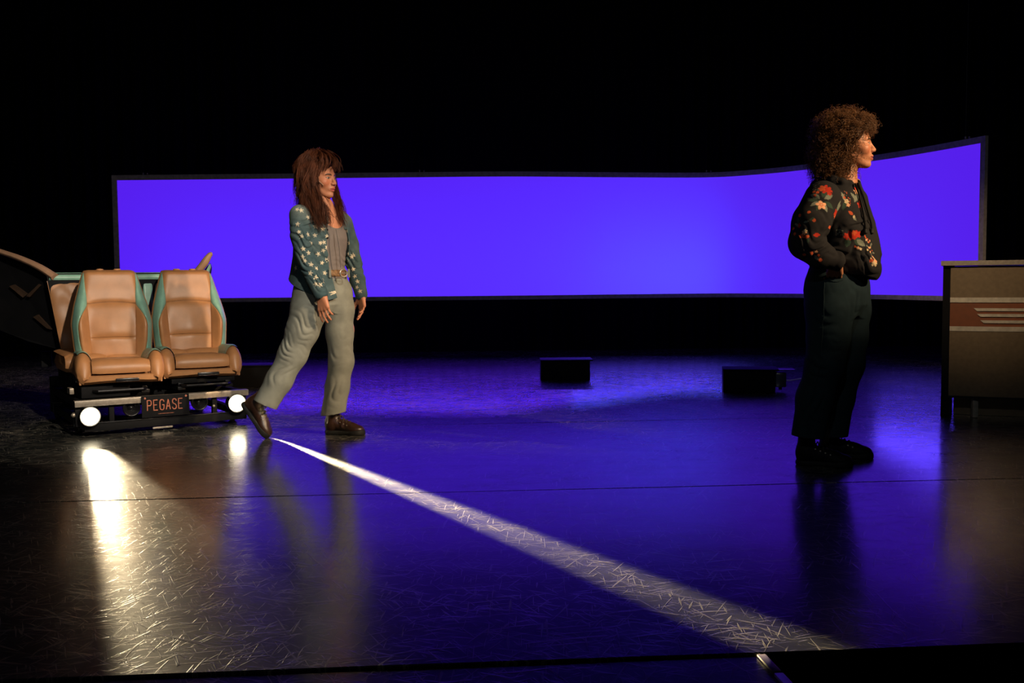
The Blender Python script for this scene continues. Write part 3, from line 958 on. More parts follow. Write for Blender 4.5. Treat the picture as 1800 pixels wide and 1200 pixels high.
def front_seat(px_cushion, y_c, z_dummy, ang):
    """px_cushion: pixel of the cushion's front centre; ang: facing"""
    o = W(*px_cushion, y_c)
    X = np.array([math.cos(ang), math.sin(ang), 0]); Y = np.array([-math.sin(ang), math.cos(ang), 0])
    z0 = .305
    T = lambda V: np.array([o[0], o[1], z0]) + V[:, :1] * X + V[:, 1:2] * Y + V[:, 2:] * CZ
    HB, REC = .60, math.radians(13)
    BY, BZ = .40, .115                                   # foot of the backrest

    def S(s, t):
        """front surface of the backrest"""
        s, t = np.broadcast_arrays(np.asarray(s, float), np.asarray(t, float))
        w = half_w(t)
        a = np.abs(s)
        bol = .062 * np.exp(-((a - .80) / .17) ** 2) * np.exp(-((t - .36) / .30) ** 2)
        lum = .020 * np.exp(-((t - .30) / .22) ** 2) * np.clip(1 - a / .6, 0, 1)
        edge = .075 * np.clip(a - .80, 0, 1) ** 1.7 * 14 * .35
        top = .05 * np.clip((t - .93) / .07, 0, 1) ** 2
        y = -bol - lum + edge + top + .008 * np.exp(-((t - .72) / .12) ** 2)
        z = t * HB
        return np.stack([s * w, BY + y * math.cos(REC) + z * math.sin(REC), BZ + z * math.cos(REC) - y * math.sin(REC)], -1)

    def patch(name, m, s0, s1, t0, t1, parent, puff=.010, nu=22, nv=26, bow=0.0):
        u = np.linspace(0, 1, nu); v = np.linspace(0, 1, nv)
        # tighter sampling close to the seams
        u = .5 - .5 * np.cos(math.pi * u); v = .5 - .5 * np.cos(math.pi * v)
        P = []
        for vv in v:
            row = []
            for uu in u:
                c = 4 * uu * (1 - uu)
                t = (t0 + (bow[0] if bow else 0) * c) * (1 - vv) + (t1 + (bow[1] if bow else 0) * c) * vv
                a, b = s0(t), s1(t)
                row.append((a + (b - a) * uu, t))
            P.append(row)
        P = np.array(P)
        base = S(P[..., 0], P[..., 1])
        e = (1 - np.abs(2 * u - 1) ** 7)[None, :] * (1 - np.abs(2 * v - 1) ** 7)[:, None]
        off = np.array([0, -math.cos(REC), math.sin(REC)])
        pts = base + off * (puff * e - .002)[..., None]
        mb = MB(T); mb.grid(pts)
        return mb.build(name, m, parent)

    # shell around the back and sides
    ring = []
    for t in np.r_[np.linspace(-.02, .93, 26), np.linspace(.945, 1.0, 8)]:
        ss = np.linspace(-1, 1, 25)
        ssc = np.sin(ss * math.pi / 2)
        sh = 1.0 if t < .93 else math.sqrt(max(0, 1 - ((t - .93) / .075) ** 2)) * .25 + .75
        tc = min(max(t, 0), 1)
        fr = S(ssc, np.full(25, tc)); fr[:, 1] += .007
        bk = S(ssc * 1.0, np.full(25, tc))
        th = (.115 - .03 * tc) * sh
        cy = S(np.zeros(1), np.array([tc]))[0, 1]
        bk[:, 1] = cy + .045 + th * np.sqrt(np.clip(1 - np.abs(ssc) ** 5, 0, 1)) * .72
        bk[:, 1] = np.maximum(bk[:, 1], fr[:, 1] + .003)
        z = BZ + t * HB * math.cos(REC)
        ring.append(np.vstack([fr, bk[::-1]]))
    ring = np.array(ring); ring[:, :, 0] *= 1.012
    nR = ring.shape[1]
    mb = MB(T)
    F = [(i * nR + j, i * nR + (j + 1) % nR, (i + 1) * nR + (j + 1) % nR, (i + 1) * nR + j) for i in range(len(ring) - 1) for j in range(nR)]
    F.append(tuple(range(nR))); F.append(tuple((len(ring) - 1) * nR + j for j in range(nR)))
    mb.add(ring.reshape(-1, 3), F)
    shell = mb.build('seat_back', M['tan'], car)
    wpx = lambda t: half_w(t)
    ci = lambda t: np.interp(t, [0, .62], [.128, .145]) / wpx(t)           # centre panel half width
    ui = lambda t: np.interp(t, [.60, .98], [.140, .148]) / wpx(t)
    inner = lerp_tab([(0, .80), (.2, .86), (.36, .86), (.5, .76), (.58, .66), (.64, .64), (.75, .74), (.88, .87), (.97, .985), (1, .985)])
    patch('lower_panel', M['tan'], lambda t: -ci(t), ci, .015, .24, shell, .011)
    patch('centre_panel', M['tan'], lambda t: -ci(t), ci, .243, .605, shell, .011, bow=(0, .022))
    up_in = lambda t: np.interp(t, [.6, .7, .8, .9, .97, 1], [.655, .71, .80, .89, .97, .97])
    patch('upper_panel', M['tan'], lambda t: -up_in(t), up_in, .61, .985, shell, .013, bow=(.022, 0))
    for sg in (-1, 1):
        a = lambda t: sg * ci(t)
        b = lambda t: sg * np.maximum(inner(t), ci(t) + .005)
        patch('side_panel', M['tan'], a if sg > 0 else b, b if sg > 0 else a, .015, .60, shell, .009)
        c = lambda t: sg * (inner(t) if np.ndim(t) == 0 and t < .62 else np.maximum(up_in(t), .0) if np.ndim(t) == 0 else inner(t))
        d = lambda t: sg * .985
        patch('mint_bolster', M['teal'], c if sg > 0 else d, d if sg > 0 else c, .015, .965, shell, .009, 12, 40)
    tp = S(np.array([-.35, .35]), np.array([1.0, 1.0]))
    for p in tp:
        mb = MB(T); mb.lathe(p + (0, .025, -.004), (0, 0, 1), [(0, .022), (.008, .022), (.012, .018), (.013, .002)], 18)
        mb.build('headrest_socket', M['tanlight'], shell)

    # cushion
    def cush(name, m, x0, x1, y0, y1, top, parent, puff=.012, roll=True):
        u = .5 - .5 * np.cos(math.pi * np.linspace(0, 1, 18)); v = np.linspace(0, 1, 40)
        P = []
        for vv in v:
            row = []
            for uu in u:
                x = x0(vv) + (x1(vv) - x0(vv)) * uu
                e = 1 - abs(2 * uu - 1) ** 6
                # profile: rises over the rounded nose, runs back level
                L = vv
                if L < .45:
                    a_ = (L / .45) * math.pi * .62
                    yy = y0 + .055 * (1 - math.sin(min(a_, math.pi / 2))) * 0 + .052 - (.052 + puff * e) * math.sin(a_ + .55) if False else y0 + .05 - (.05 + puff * e * .7) * math.cos(a_ - math.pi * .12)
                    zz = top - .058 + (.05 + puff * e) * math.sin(a_ - math.pi * .12) + .008
                else:
                    f = (L - .45) / .55
                    yy = y0 + .05 + f * (y1 - y0 - .05)
                    zz = top - .05 * 0 + puff * e - .015 * f - .0
                    zz0 = top - .058 + (.05 + puff * e) * 1.0 + .008
                    zz = zz0 - .015 * f
                row.append((x, yy, zz))
            P.append(row)
        mb = MB(T); mb.grid(np.array(P)); return mb.build(name, m, parent)

    base = MB(T)
    base.box((0, .23, .045), (.40, .40, .09), .02)
    cu = base.build('seat_cushion', M['tan'], car)
    cush('cushion_front', M['tan'], lambda v: -.165, lambda v: .165, -.012, .42, .135, cu, .012)
    for sg in (-1, 1):
        def side(fn_name, m, w0, w1, yA, yB, lift, parent=cu):
            # rounded bolster running from front to back
            P = []
            for y in np.linspace(yA, yB, 24):
                v = (y + .015) / .455
                nose = math.sqrt(max(0.0, 1 - (1 - min(v / .30, 1)) ** 2)); tip = min(1.0, .25 + .75 * math.sqrt(max(0.0, 1 - (1 - min(v / .07, 1)) ** 2)))
                hgt = (.07 + .125 * nose) * (1 - .10 * v) * tip; zb = .035 * (1 - tip)
                row = []
                for a in np.linspace(w0, w1, 14):
                    r = 1 + lift / .05
                    x = sg * (.208 + .052 * math.cos(a) * (.55 + .45 * nose) * r * tip)
                    z = zb + hgt * (.5 + .5 * math.sin(a) * r)
                    row.append((x, y, z))
                P.append(row)
            mb = MB(T); mb.grid(np.array(P))
            if lift == 0:
                mb.add(P[0], [tuple(range(len(P[0])))])
            return mb.build(fn_name, m, parent)
        side('cushion_bolster', M['tan'], -1.5, 3.6, -.015, .44, 0)
        side('mint_patch', M['teal'], 1.0, 2.9, .075, .43, .004)
    # plastic skirt and lever
    P = []
    for t in np.linspace(0, 1, 40):
        x = -.232 + .464 * t
        y = -.022 + .05 * abs(2 * t - 1) ** 4
        dz = .012 * math.sin(t * math.pi)
        P.append([(x, y + .02, .052), (x, y, .046), (x, y + .004, .010 + dz), (x, y + .03, -.006 + dz), (x, y + .1, -.006 + dz)])
    mb = MB(T); mb.grid(np.array(P))
    for sg in (-1, 1):
        mb.box((sg * .230, .21, .022), (.014, .40, .05), .006)
    sk = mb.build('seat_skirt', M['tanlight'], car)
    mb = MB(T); mb.box((.03, -.026, .022), (.135, .02, .022), .008); mb.build('lever', M['blackgloss'], sk)
    mb = MB(T); mb.box((-.246, .20, .03), (.012, .20, .045), .005); mb.build('side_switch', M['blackgloss'], sk)


front_seat((213, 640), 5.99, 0, math.radians(27))
front_seat((356, 632), 6.33, 0, math.radians(27))

# ---- rear bench behind the seats
RB = .86
def bench_patch(name, m, x0, x1, z0, z1, parent, puff=.014, wr=0.0, rec=.12, b=RB, nu=26):
    u = .5 - .5 * np.cos(math.pi * np.linspace(0, 1, nu)); P = []
    for vv in u:
        row = []
        for uu in u:
            e = (1 - abs(2 * uu - 1) ** 7) * (1 - abs(2 * vv - 1) ** 7)
            x = x0 + (x1 - x0) * uu; z = z0 + (z1 - z0) * vv
            w = wr * math.sin(38 * z + 22 * x + 1.5 * math.sin(31 * x)) * e
            row.append((x * np.interp(z, [.42, .95], [.80, .93]), b + rec * (z - .45) - puff * e - w, z))
        P.append(row)
    mb = MB(CT); mb.grid(np.array(P)); return mb.build(name, m, parent)


ZBT = .985
bb = car_part('bench_back', M['black'], lambda m: m.add(
    [(-.44, RB + .005, .40), (.44, RB + .005, .40), (.515, RB + .055, ZBT - .01), (-.515, RB + .055, ZBT - .01),
     (-.44, RB + .11, .40), (.44, RB + .11, .40), (.515, RB + .15, ZBT - .01), (-.515, RB + .15, ZBT - .01)],
    [(0, 1, 2, 3), (4, 7, 6, 5), (0, 4, 5, 1), (3, 2, 6, 7), (0, 3, 7, 4), (1, 5, 6, 2)]), smooth=False)
for a0, a1 in ((-.555, -.18), (-.10, .10), (.18, .555)):
    bench_patch('bench_panel', M['tan'], a0, a1, .42, .925, bb, .016, .004)
for a0, a1 in ((-.178, -.102), (.102, .178)):
    bench_patch('mint_strip', M['teal'], a0, a1, .42, .925, bb, .012)
P = []
for t in np.linspace(-1, 1, 40):
    row = []
    for a in np.linspace(-.4, math.pi + .3, 12):
        row.append((.50 * t, RB + .095 - .052 * math.cos(a), ZBT - .04 + .036 * math.sin(a)))
    P.append(row)
car_part('mint_top_roll', M['teal'], lambda m: m.grid(np.array(P)), bb)
bc = car_part('bench_cushion', M['tan'], lambda m: m.box((0, RB - .22, .40), (1.0, .46, .12), .055))
for i in range(4):
    x0 = -.50 + i * .25
    P = []
    for v in np.linspace(0, 1, 20):
        row = []
        for uu in (.5 - .5 * np.cos(math.pi * np.linspace(0, 1, 14))):
            e = 1 - abs(2 * uu - 1) ** 5
            a = v * math.pi * .5 if v < .5 else math.pi * .25
            if v < .5:
                t = v / .5 * math.pi * .75 - .5
                y = RB - .42 - (.05 + .012 * e) * math.cos(t); z = .405 + (.05 + .014 * e) * math.sin(t)
            else:
                f = (v - .5) / .5
                t = math.pi * .75 - .5
                y = RB - .42 - (.05 + .012 * e) * math.cos(t) + f * .40; z = .405 + (.05 + .014 * e) * math.sin(t) + .01 * f
            row.append((x0 + .25 * uu, y, z))
        P.append(row)
    car_part('cushion_channel', M['tan'], lambda m: m.grid(np.array(P)), bc)
car_part('bench_base', M['black'], lambda m: m.box((0, RB - .18, .305), (.94, .42, .13), .01))

# ---- wings made of door trims
def wing(sgn, y0, bar, panel, bits):
    mb = MB(); mb.tube(smooth_line([W(*p) for p in bar[0]], 24), np.interp(np.linspace(0, 1, 24), np.linspace(0, 1, len(bar[1])), bar[1]), 12, flat=.7)
    wg = mb.build('wing_top_bar', M['beige'], car)
    P = np.array([W(*p) for p in panel])
    mb = MB(); mb.prism(P, (0, .035, 0)); mb.build('wing_panel', M['black'], wg, False)
    for m_, poly in bits:
        mb = MB(); mb.prism([W(*p) for p in poly], (0, .03, 0)); mb.build('wing_trim', m_, wg, False)
    return wg


wing(-1, 6.7, ([(97, 487, 6.62), (70, 470, 6.66), (35, 454, 6.72), (0, 442, 6.80), (-40, 428, 6.90)], [.034, .030, .027, .026, .026]),
     [(99, 484, 6.66), (70, 474, 6.70), (35, 460, 6.76), (0, 448, 6.84), (-40, 436, 6.94), (-60, 470, 6.98), (-40, 540, 6.94), (0, 580, 6.86), (50, 600, 6.76), (108, 615, 6.68)],
     [(M['dimtrim'], [(16, 503, 6.79), (24, 500, 6.775), (48, 517, 6.735), (40, 523, 6.745)]),
      (M['dimtrim'], [(46, 520, 6.73), (68, 499, 6.69), (72, 501, 6.685), (52, 522, 6.72)]),
      (M['dimtrim'], [(58, 557, 6.73), (66, 553, 6.715), (90, 579, 6.67), (82, 577, 6.685)]),
      (M['teal'], [(84, 500, 6.67), (87, 500, 6.665), (95, 545, 6.65), (91, 545, 6.655)])])
car_part('latch_box', M['black'], lambda m: m.box(tuple(to_car(W(81, 631, 6.95))), (.07, .05, .11), .008))
wing(1, 7.05, ([(330, 500, 7.10), (345, 480, 7.10), (358, 464, 7.10), (368, 449, 7.12), (371, 447, 7.13)], [.036, .036, .037, .038, .022]),
     [(345, 492, 7.14), (368, 463, 7.15), (370, 470, 7.16), (366, 500, 7.16), (350, 540, 7.15), (335, 540, 7.14)],
     [(M['teal'], [(361, 478, 7.10), (368, 464, 7.10), (369, 470, 7.11), (364, 484, 7.11)])])
cbl = [C1(-.48, .9, .02), C1(-.60, .85, .006), G(60, 706) * (1, 1, 0) + (0, 0, .006), G(-30, 700) * (1, 1, 0) + (0, 0, .006)]
mb = MB(CT)
# ================================================================== COUNTER
kc = G(1645, 729) * (1, 1, 0)
cnt = thing('reception_counter', tuple(kc), 'champagne metal reception counter with rust band and winged stripe emblem', 'counter')
# front face: a convex bow, starting at the left end
pA = W(1668, 640, kc[1] - .10)
def bow(t, off=0.0):
    """plan of the curved front; t in metres along the bow"""
    R = 3.4; a0 = math.radians(-64 + 0)
    a = math.radians(-117) + t / R
    c = pA[:2] - R * np.array([math.cos(math.radians(-117)), math.sin(math.radians(-117))])
    return np.array([c[0] + (R + off) * math.cos(a), c[1] + (R + off) * math.sin(a)])
LB = 1.9
HT = 1.035
def zrow(v, u=1668):
    y = bow(.05)[1]; return W(u, v, y)[2]
def bow_strip(z0, z1, off, th, t0=0.0, t1=LB, n=60, skew=0.0):
    P = []
    for t in np.linspace(0, 1, n):
        q = []
        for o, z, s in ((off, z0, skew), (off, z1, 0), (off - th, z1, 0), (off - th, z0, skew), (off, z0, skew)):
            tt = t0 + s + (t1 - t0 - s) * t
            q.append((*bow(tt, o), z))
        P.append(q)
    mb = MB(); mb.grid(np.array(P))
    mb.add(P[0][:4], [(0, 1, 2, 3)]); mb.add(P[-1][:4], [(0, 1, 2, 3)])
    return mb
zt, zs1, zs1b, zs2, zs2b, zbt = zrow(468), zrow(523.5), zrow(531), zrow(574), zrow(581), zrow(697)
bow_strip(zs1b, zt, 0, .02).build('upper_panel', M['counter'], cnt)
bow_strip(zs2, zs1, -.004, .02).build('rust_band', M['rust'], cnt)
bow_strip(zbt, zs2b, 0, .02).build('lower_panel', M['counter'], cnt)
bow_strip(zs1b - .002, zs1 + .002, .006, .02).build('metal_strip', M['alu'], cnt)
bow_strip(zs2b - .002, zs2 + .002, .006, .02).build('metal_strip', M['alu'], cnt)
bow_strip(zbt - .006, zbt + .006, .006, .025).build('lower_edge', M['blacksteel'], cnt)
for i, (v0, v1, u0) in enumerate(((541, 546, 1703), (551, 556, 1708), (562, 567, 1713))):
    t0 = (u0 - 1668) / FPX * kc[1] / math.cos(math.radians(20))
    bow_strip(zrow(v1, 1720), zrow(v0, 1720), .008, .016, t0, 1.05 - i * .03, 40, .02).build('emblem_stripe', M['alu'], cnt)
# slab top with metal edge, following the bow and running back
P0 = bow(0.0); d0 = unit(np.r_[bow(.02) - bow(0), 0]); back = np.array([.41, .91, 0])
zT = W(1648, 458.5, bow(0)[1])[2]
edge = [np.r_[bow(t, .035), 0] for t in np.linspace(-.055, LB, 40)]
top_poly = [e + (0, 0, zT) for e in edge] + [edge[-1] + back * .75 + (0, 0, zT), edge[0] + back * .62 + (0, 0, zT)]
mb = MB(); mb.prism(top_poly, (0, 0, -.030)); mb.build('counter_top', M['steel'], cnt, False)
# black carcass and end panel
il = np.r_[bow(-.045, -.012), 0]
mb = MB(); mb.prism([il, np.r_[bow(.02, -.02), 0], np.r_[bow(.02, -.02), 0] + back * .5, il + back * .5], (0, 0, zT - .031)); mb.build('end_panel', M['black'], cnt, False)
car_poly = [np.r_[bow(t, -.03), 0] for t in np.linspace(.03, LB - .02, 20)]
mb = MB(); mb.prism([p + (0, 0, .17) for p in car_poly] + [car_poly[-1] + back * .5 + (0, 0, .17), car_poly[0] + back * .5 + (0, 0, .17)], (0, 0, zT - .21)); mb.build('carcass', M['black'], cnt, False)
mb = MB(); mb.prism([p + back * .14 for p in car_poly] + [car_poly[-1] + back * .5, car_poly[0] + back * .5], (0, 0, .168)); mb.build('plinth', M['counter'], cnt, False)
for t in (.155, 1.0, 1.7):
    p = np.r_[bow(t, -.05), 0]
    mb = MB(); mb.box(p + (0, 0, .085), (.034, .034, .17), .003); mb.build('leg', M['alu'], cnt)

# ================================================================== PEOPLE
def shoe(parent, name, origin, xdir, zdir, m_up, m_sole, L=.25, shaft=.10, laces=True, wide=1.0, shaft_dir=None):
    """footwear in its own frame: heel at origin, x to the toe, z away from the sole"""
    x, y, z = frame(xdir, zdir)
    k = L / .25
    T = lambda V: np.asarray(origin) + (V[:, :1] * x + V[:, 1:2] * y + V[:, 2:] * z)
    f = Field((-.03, -.08, -.02), (L + .04, .08, .12 + shaft + .03), .004)
    f.ell((.035 * k, 0, .045), (.036, .034 * wide, .055), .01)
    f.cone((.05 * k, 0, .065), (.165 * k, 0, .040), .037 * wide, .036 * wide, .02)
    f.ell((.195 * k, 0, .032), (.054 * k, .044 * wide, .030), .02)
    sd = np.array((-.02, 0, 1.0)) if shaft_dir is None else np.array([np.dot(shaft_dir, x), np.dot(shaft_dir, y), np.dot(shaft_dir, z)])
    a0 = np.array((.045 * k, 0, .07)); a1 = a0 + unit(sd) * shaft
    f.cone(a0, a1, .042, .040, .025)
    f.disp(lambda X, Y, Z: .0016 * np.sin(X * 190 + 20 * Z) * np.exp(-((X - .12) / .035) ** 2) * (Z > .04))
    f.cut(lambda X, Y, Z: .016 - Z + 0 * X + 0 * Y)
    V, F = f.mesh(); V = relax(V, F, 1)
    up = mk(name, T(V), F, m_up, parent)
    g = Field((-.03, -.08, -.02), (L + .04, .08, .05), .004)
    g.chain([(.036 * k, 0, .012), (.12 * k, .002, .012), (.19 * k, 0, .012), (.205 * k, 0, .012)], [.040, .038 * wide, .048 * wide, .049 * wide], .01)
    g.cut(lambda X, Y, Z: np.maximum(-Z, Z - .024 - .008 * np.clip((X - .17) / .06, 0, 1)) + 0 * X + 0 * Y)
    V, F = g.mesh(); V = relax(V, F, 1)
    mk('sole', T(V), F, m_sole, up)
    if laces:
        mb = MB(T)
        for i in range(5):
            t = i / 4
            c = np.array([(.155 - .085 * t) * k, 0, .072 + .030 * t + (.012 if t > .6 else 0)])
            mb.tube(smooth_line([c + (-.004, -.027, -.012), c + (.004, 0, .006), c + (.012, .027, -.012)], 8), .0028, 6)
            mb.tube(smooth_line([c + (.012, -.027, -.012), c + (.006, 0, .008), c + (-.004, .027, -.012)], 8), .0028, 6)
        mb.build('laces', M['lace'], up)
        mb = MB(T)
        for i in range(5):
            t = i / 4
            for s in (-1, 1):
                mb.lathe(((.153 - .088 * t) * k, s * .033, .058 + .034 * t), (0, s, .4), [(0, .004), (.003, .004), (.004, .001)], 8)
        mb.build('eyelets', M['steel'], up, kind='stuff')
    return up


def strand_set(guides, rad, seed):
    rg = np.random.default_rng(seed)
    S, R = [], []
    for pts, n, s0, s1, wave in guides:
        G_ = smooth_line(pts, 16)
        for i in range(n):
            if i % 9 == 0:
                k0 = rg.normal(0, 1, 3); k1 = k0 * .5 + rg.normal(0, 1, 3) * .8
                kp = rg.uniform(0, 6.28, 3); kf = rg.uniform(6, 13, 3); kw = wave * rg.uniform(.6, 1.7)
            o0 = k0 + rg.normal(0, .45, 3); o1 = k1 + rg.normal(0, .28, 3)
            t = np.linspace(0, 1, 16)[:, None]
            off = o0 * s0 * (1 - t) + o1 * s1 * t
            L0 = rg.uniform(0, .12); L1 = rg.uniform(.72, 1.06)
            tt = L0 + (L1 - L0) * np.linspace(0, 1, 16)
            P = np.stack([np.interp(tt, np.linspace(0, 1, 16), G_[:, a]) for a in range(3)], 1)
            if L1 > 1:
                P[-1] += (G_[-1] - G_[-2]) * (L1 - 1) * 14
            ph = kp + rg.normal(0, .25, 3); fq = kf
            wv = np.stack([np.sin(fq[a] * tt + ph[a]) for a in range(3)], 1) * kw * np.minimum(1, t * 1.5) 
            S.append(P + off + wv); R.append(rad * rg.uniform(.7, 1.3))
    return S, R


SKIN_A = (.50, .200, .105); SKIN_B = (.50, .215, .115)

# ---------------------------------------------------------------- walking person, star jacket
DA = 5.86
baseA = W(545, 766, DA) * (1, 1, 0)
pA_ = thing('person', tuple(baseA), 'person in star-print denim jacket and pale jeans walking away from the car seats', 'person')
J = lambda u, v, dy=0.0: W(u, v, DA + dy)
e1 = np.array([.71, .704, 0]); e2 = np.array([.704, -.71, 0])        # to her left, forwards
def ringsA(tab, grow=0.0):
    out = []
    for v, u, r1, r2 in tab:
        p = J(u, v); out.append((p[2], p[0], p[1], r1 + grow, r2 + grow))
    return out
torsoA = [(358, 566, .050, .046), (364, 566, .085, .055), (371, 566, .135, .070), (382, 566, .160, .086), (400, 567, .158, .100), (420, 568, .150, .108),
          (445, 568, .134, .100), (468, 567, .132, .096), (490, 566, .155, .106), (515, 566, .165, .112)]
zA = lambda v: J(566, v)[2]
# body: head, torso, arms and hands
fwdA = unit((.90, -.42, -.06)); headA = J(563, 313, 0.0)
hv, hf, hL = head_mesh(headA, fwdA, (.02, 0, 1), neck=(-.035, -.21), sc=.97)
hc = paint_head(hL, SKIN_A, (.40, .085, .060), (.055, .022, .012))
f = Field(baseA + (-.6, -.6, .02), baseA + (.6, .55, 1.45), .011)
f.loft(ringsA(torsoA, -.004), e1, e2, .02)
f.cone(headA + (-.02, 0, -.08), J(567, 362), .052, .06, .03)
armN = [J(527, 378, -.14), J(528, 415, -.18), J(538, 455, -.20), J(552, 490, -.22), J(564, 516, -.235)]
armF = [J(604, 392, .13), J(615, 430, .16), J(622, 462, .15), J(629, 492, .11), J(635, 517, .07)]
f.chain(armN, [.04, .036, .030, .027, .024], .02); f.chain(armF, [.036, .032, .028, .026, .022], .02)
legN = [J(548, 512, -.09), J(532, 570, -.10), J(512, 622, -.10), J(490, 660, -.12), J(474, 686, -.14)]
legF = [J(592, 515, .07), J(600, 580, .05), J(603, 640, .03), J(598, 670, .02), J(593, 702, .02)]
f.chain(legN, [.075, .07, .055, .045, .03], .03); f.chain(legF, [.075, .07, .055, .045, .03], .03)
bv, bf = f.mesh(); bv = relax(bv, bf, 2)
f = Field(np.minimum(armN[-1], J(570, 575, -.3)) - .09, armN[-1] + (.11, .1, .08), .0024)
add_hand(f, armN[-1] + (.004, 0, -.004), (.14, -.05, -1), (-.42, -.90, -.02), -1, (.22, .30, .36, .45), .06, .42, 1.0)
nv, nf = f.mesh(); nv = relax(nv, nf, 1)
f = Field(J(637, 575, .05) - .1, armF[-1] + (.1, .1, .07), .0024)
add_hand(f, armF[-1] + (.002, 0, -.002), (.06, -.12, -1), (.80, .55, 0.05), 1, (.25, .32, .4, .5), .03, .35, .93)
fv, ff = f.mesh(); fv = relax(fv, ff, 1)
V, F = join([(hv, hf), (bv, bf), (nv, nf), (fv, ff)])
C = np.tile(np.array(SKIN_A), (len(V), 1)); C[:len(hv)] = hc
mk('body', V, F, M['skin'], pA_, cols=C)

# tank top
f = Field(baseA + (-.35, -.35, .85), baseA + (.4, .35, 1.45), .005)
f.loft(ringsA(torsoA[2:9], .003), e1, e2, .0)
cA = J(567, 400)
def neckline(X, Y, Z):
    a = (X - cA[0]) * e1[0] + (Y - cA[1]) * e1[1]; b = (X - cA[0]) * e2[0] + (Y - cA[1]) * e2[1]
    zz = zA(402) + 6.5 * (a - .03) ** 2 * (b > 0) + (b <= 0) * .07
    return Z - zz
f.cut(neckline)
f.disp(folds([(J(596, 465), .07, (.2, 0, 1), .030, .0035, 0), (J(600, 440), .08, (.8, -.3, .5), .045, .003, 1.3)]))
V, F = f.mesh(); V = relax(V, F, 1)
tk = mk('tank_top', V, F, M['tank'], pA_)
mb = MB()
pl = [J(591, 403, -.125), J(594, 420, -.135), J(597, 440, -.125), J(599, 470, -.105)]
mb.tube(smooth_line(pl, 14), .0035, 6); mb.build('placket', M['tank'], tk)

# jacket
f = Field(baseA + (-.45, -.45, .70), baseA + (.5, .45, 1.45), .0034)
jt = [(362, 566, .075, .062), (368, 566, .125, .075), (376, 566, .168, .094), (390, 566, .180, .108), (405, 566, .178, .118), (425, 566, .172, .126), (450, 564, .166, .128), (475, 562, .172, .136), (500, 561, .186, .152), (530, 560, .195, .165)]
f.loft(ringsA(jt), e1, e2, .0)
c0 = J(566, 440)
def ab(X, Y):
    return (X - c0[0]) * e1[0] + (Y - c0[1]) * e1[1], (X - c0[0]) * e2[0] + (Y - c0[1]) * e2[1]
zs = [zA(v) for v in (535, 520, 470, 440, 400, 380, 360)]
lo_ = [.02, .0, -.035, -.045, -.035, -.015, -.01]; hi_ = [.19, .185, .165, .14, .105, .08, .06]
def opening(X, Y, Z):
    a, b = ab(X, Y)
    l = np.interp(Z.ravel(), zs, lo_)[None, None, :]; h = np.interp(Z.ravel(), zs, hi_)[None, None, :]
    return np.maximum(np.maximum(l - a, a - h), -b - .0)
f.cut_out(opening)
def hem(X, Y, Z):
    a, b = ab(X, Y)
    t = np.clip((b + .13) / .27, 0, 1)
    return (zA(488) + (zA(523) - zA(488)) * t + .012 * np.sin(a * 25)) - Z
f.cut(hem)
f.cut(lambda X, Y, Z: -((np.hypot((ab(X, Y)[0]) / .125, (ab(X, Y)[1]) / .095) - 1) * .1 + 1.0 * (Z > zA(470)) + 0 * Z))      # hollow below the waist
f.ell(armN[0] + (.012, .02, -.01), (.062, .062, .062), .03)
f.chain(armN, [.060, .057, .051, .046, .041], .006)
f.chain(armF, [.054, .051, .046, .042, .038], .02)
f.cone(J(563, 514, -.235), J(567, 523, -.238), .028, .028, .002, op='sub')
f.chain([J(545, 364, -.09), J(560, 366, -.11), J(572, 376, -.115), J(577, 392, -.125)], [.016, .016, .014, .007], .01)
f.chain([J(596, 378, .06), J(602, 392, .02), J(606, 402, .0)], [.014, .013, .007], .01)
f.disp(folds([(J(530, 425, -.2), .09, (.35, 0, 1), .042, .0080, .3), (J(540, 460, -.22), .07, (.5, 0, .9), .030, .0075, 1.1), (J(556, 495, -.25), .06, (.5, 0, .9), .026, .0060, .2),
              (J(560, 430, -.15), .10, (.9, -.2, .35), .055, .0070, 2.0), (J(540, 385, -.18), .06, (.7, 0, -.7), .035, .0070, .0), (J(622, 465, .1), .09, (.3, 0, 1), .04, .004, .4),
              (J(566, 500, -.16), .06, (1, 0, .2), .045, .005, 1.0)]))
V, F = f.mesh(); V = relax(V, F, 1)
N = vnormals(V, F)
n1 = np.sin(V[:, 0] * 31 + 2 * np.sin(V[:, 2] * 19)) * np.sin(V[:, 2] * 27 + V[:, 1] * 22)
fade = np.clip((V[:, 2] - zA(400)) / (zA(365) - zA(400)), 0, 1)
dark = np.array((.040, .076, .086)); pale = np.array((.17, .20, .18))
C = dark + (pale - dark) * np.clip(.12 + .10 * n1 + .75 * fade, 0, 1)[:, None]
cream = np.array((.62, .53, .38))
for u, v in ((557, 412), (578, 413), (566, 425), (572, 441), (578, 434), (578, 455), (563, 448), (570, 463), (535, 414), (536, 435), (546, 443), (539, 456), (550, 463), (544, 476),
             (556, 484), (551, 498), (566, 502), (527, 404), (521, 364), (533, 367), (573, 424), (571, 400), (611, 430), (613, 450), (618, 470), (627, 491), (626, 501), (634, 508), (606, 408),
             (522, 390), (545, 380), (530, 448), (560, 470), (574, 478), (558, 398), (620, 448), (622, 482), (545, 410), (552, 427), (516, 470)):
    p, t, n = stamp_frame(V, N, u, v)
    stamp(V, N, C, p, t, n, star(random.uniform(.0135, .0165)), cream * random.uniform(.8, 1.1), random.uniform(-.5, .5))
back_i = np.where(N[:, 1] > .1)[0]
for i in RNG.choice(back_i, 60):
    t = unit(np.cross((0, 0, 1), N[i])); stamp(V, N, C, V[i], t, N[i], star(.015), cream, random.uniform(-.5, .5))
jk = mk('jacket', V, F, M['denimstar'], pA_, cols=C)
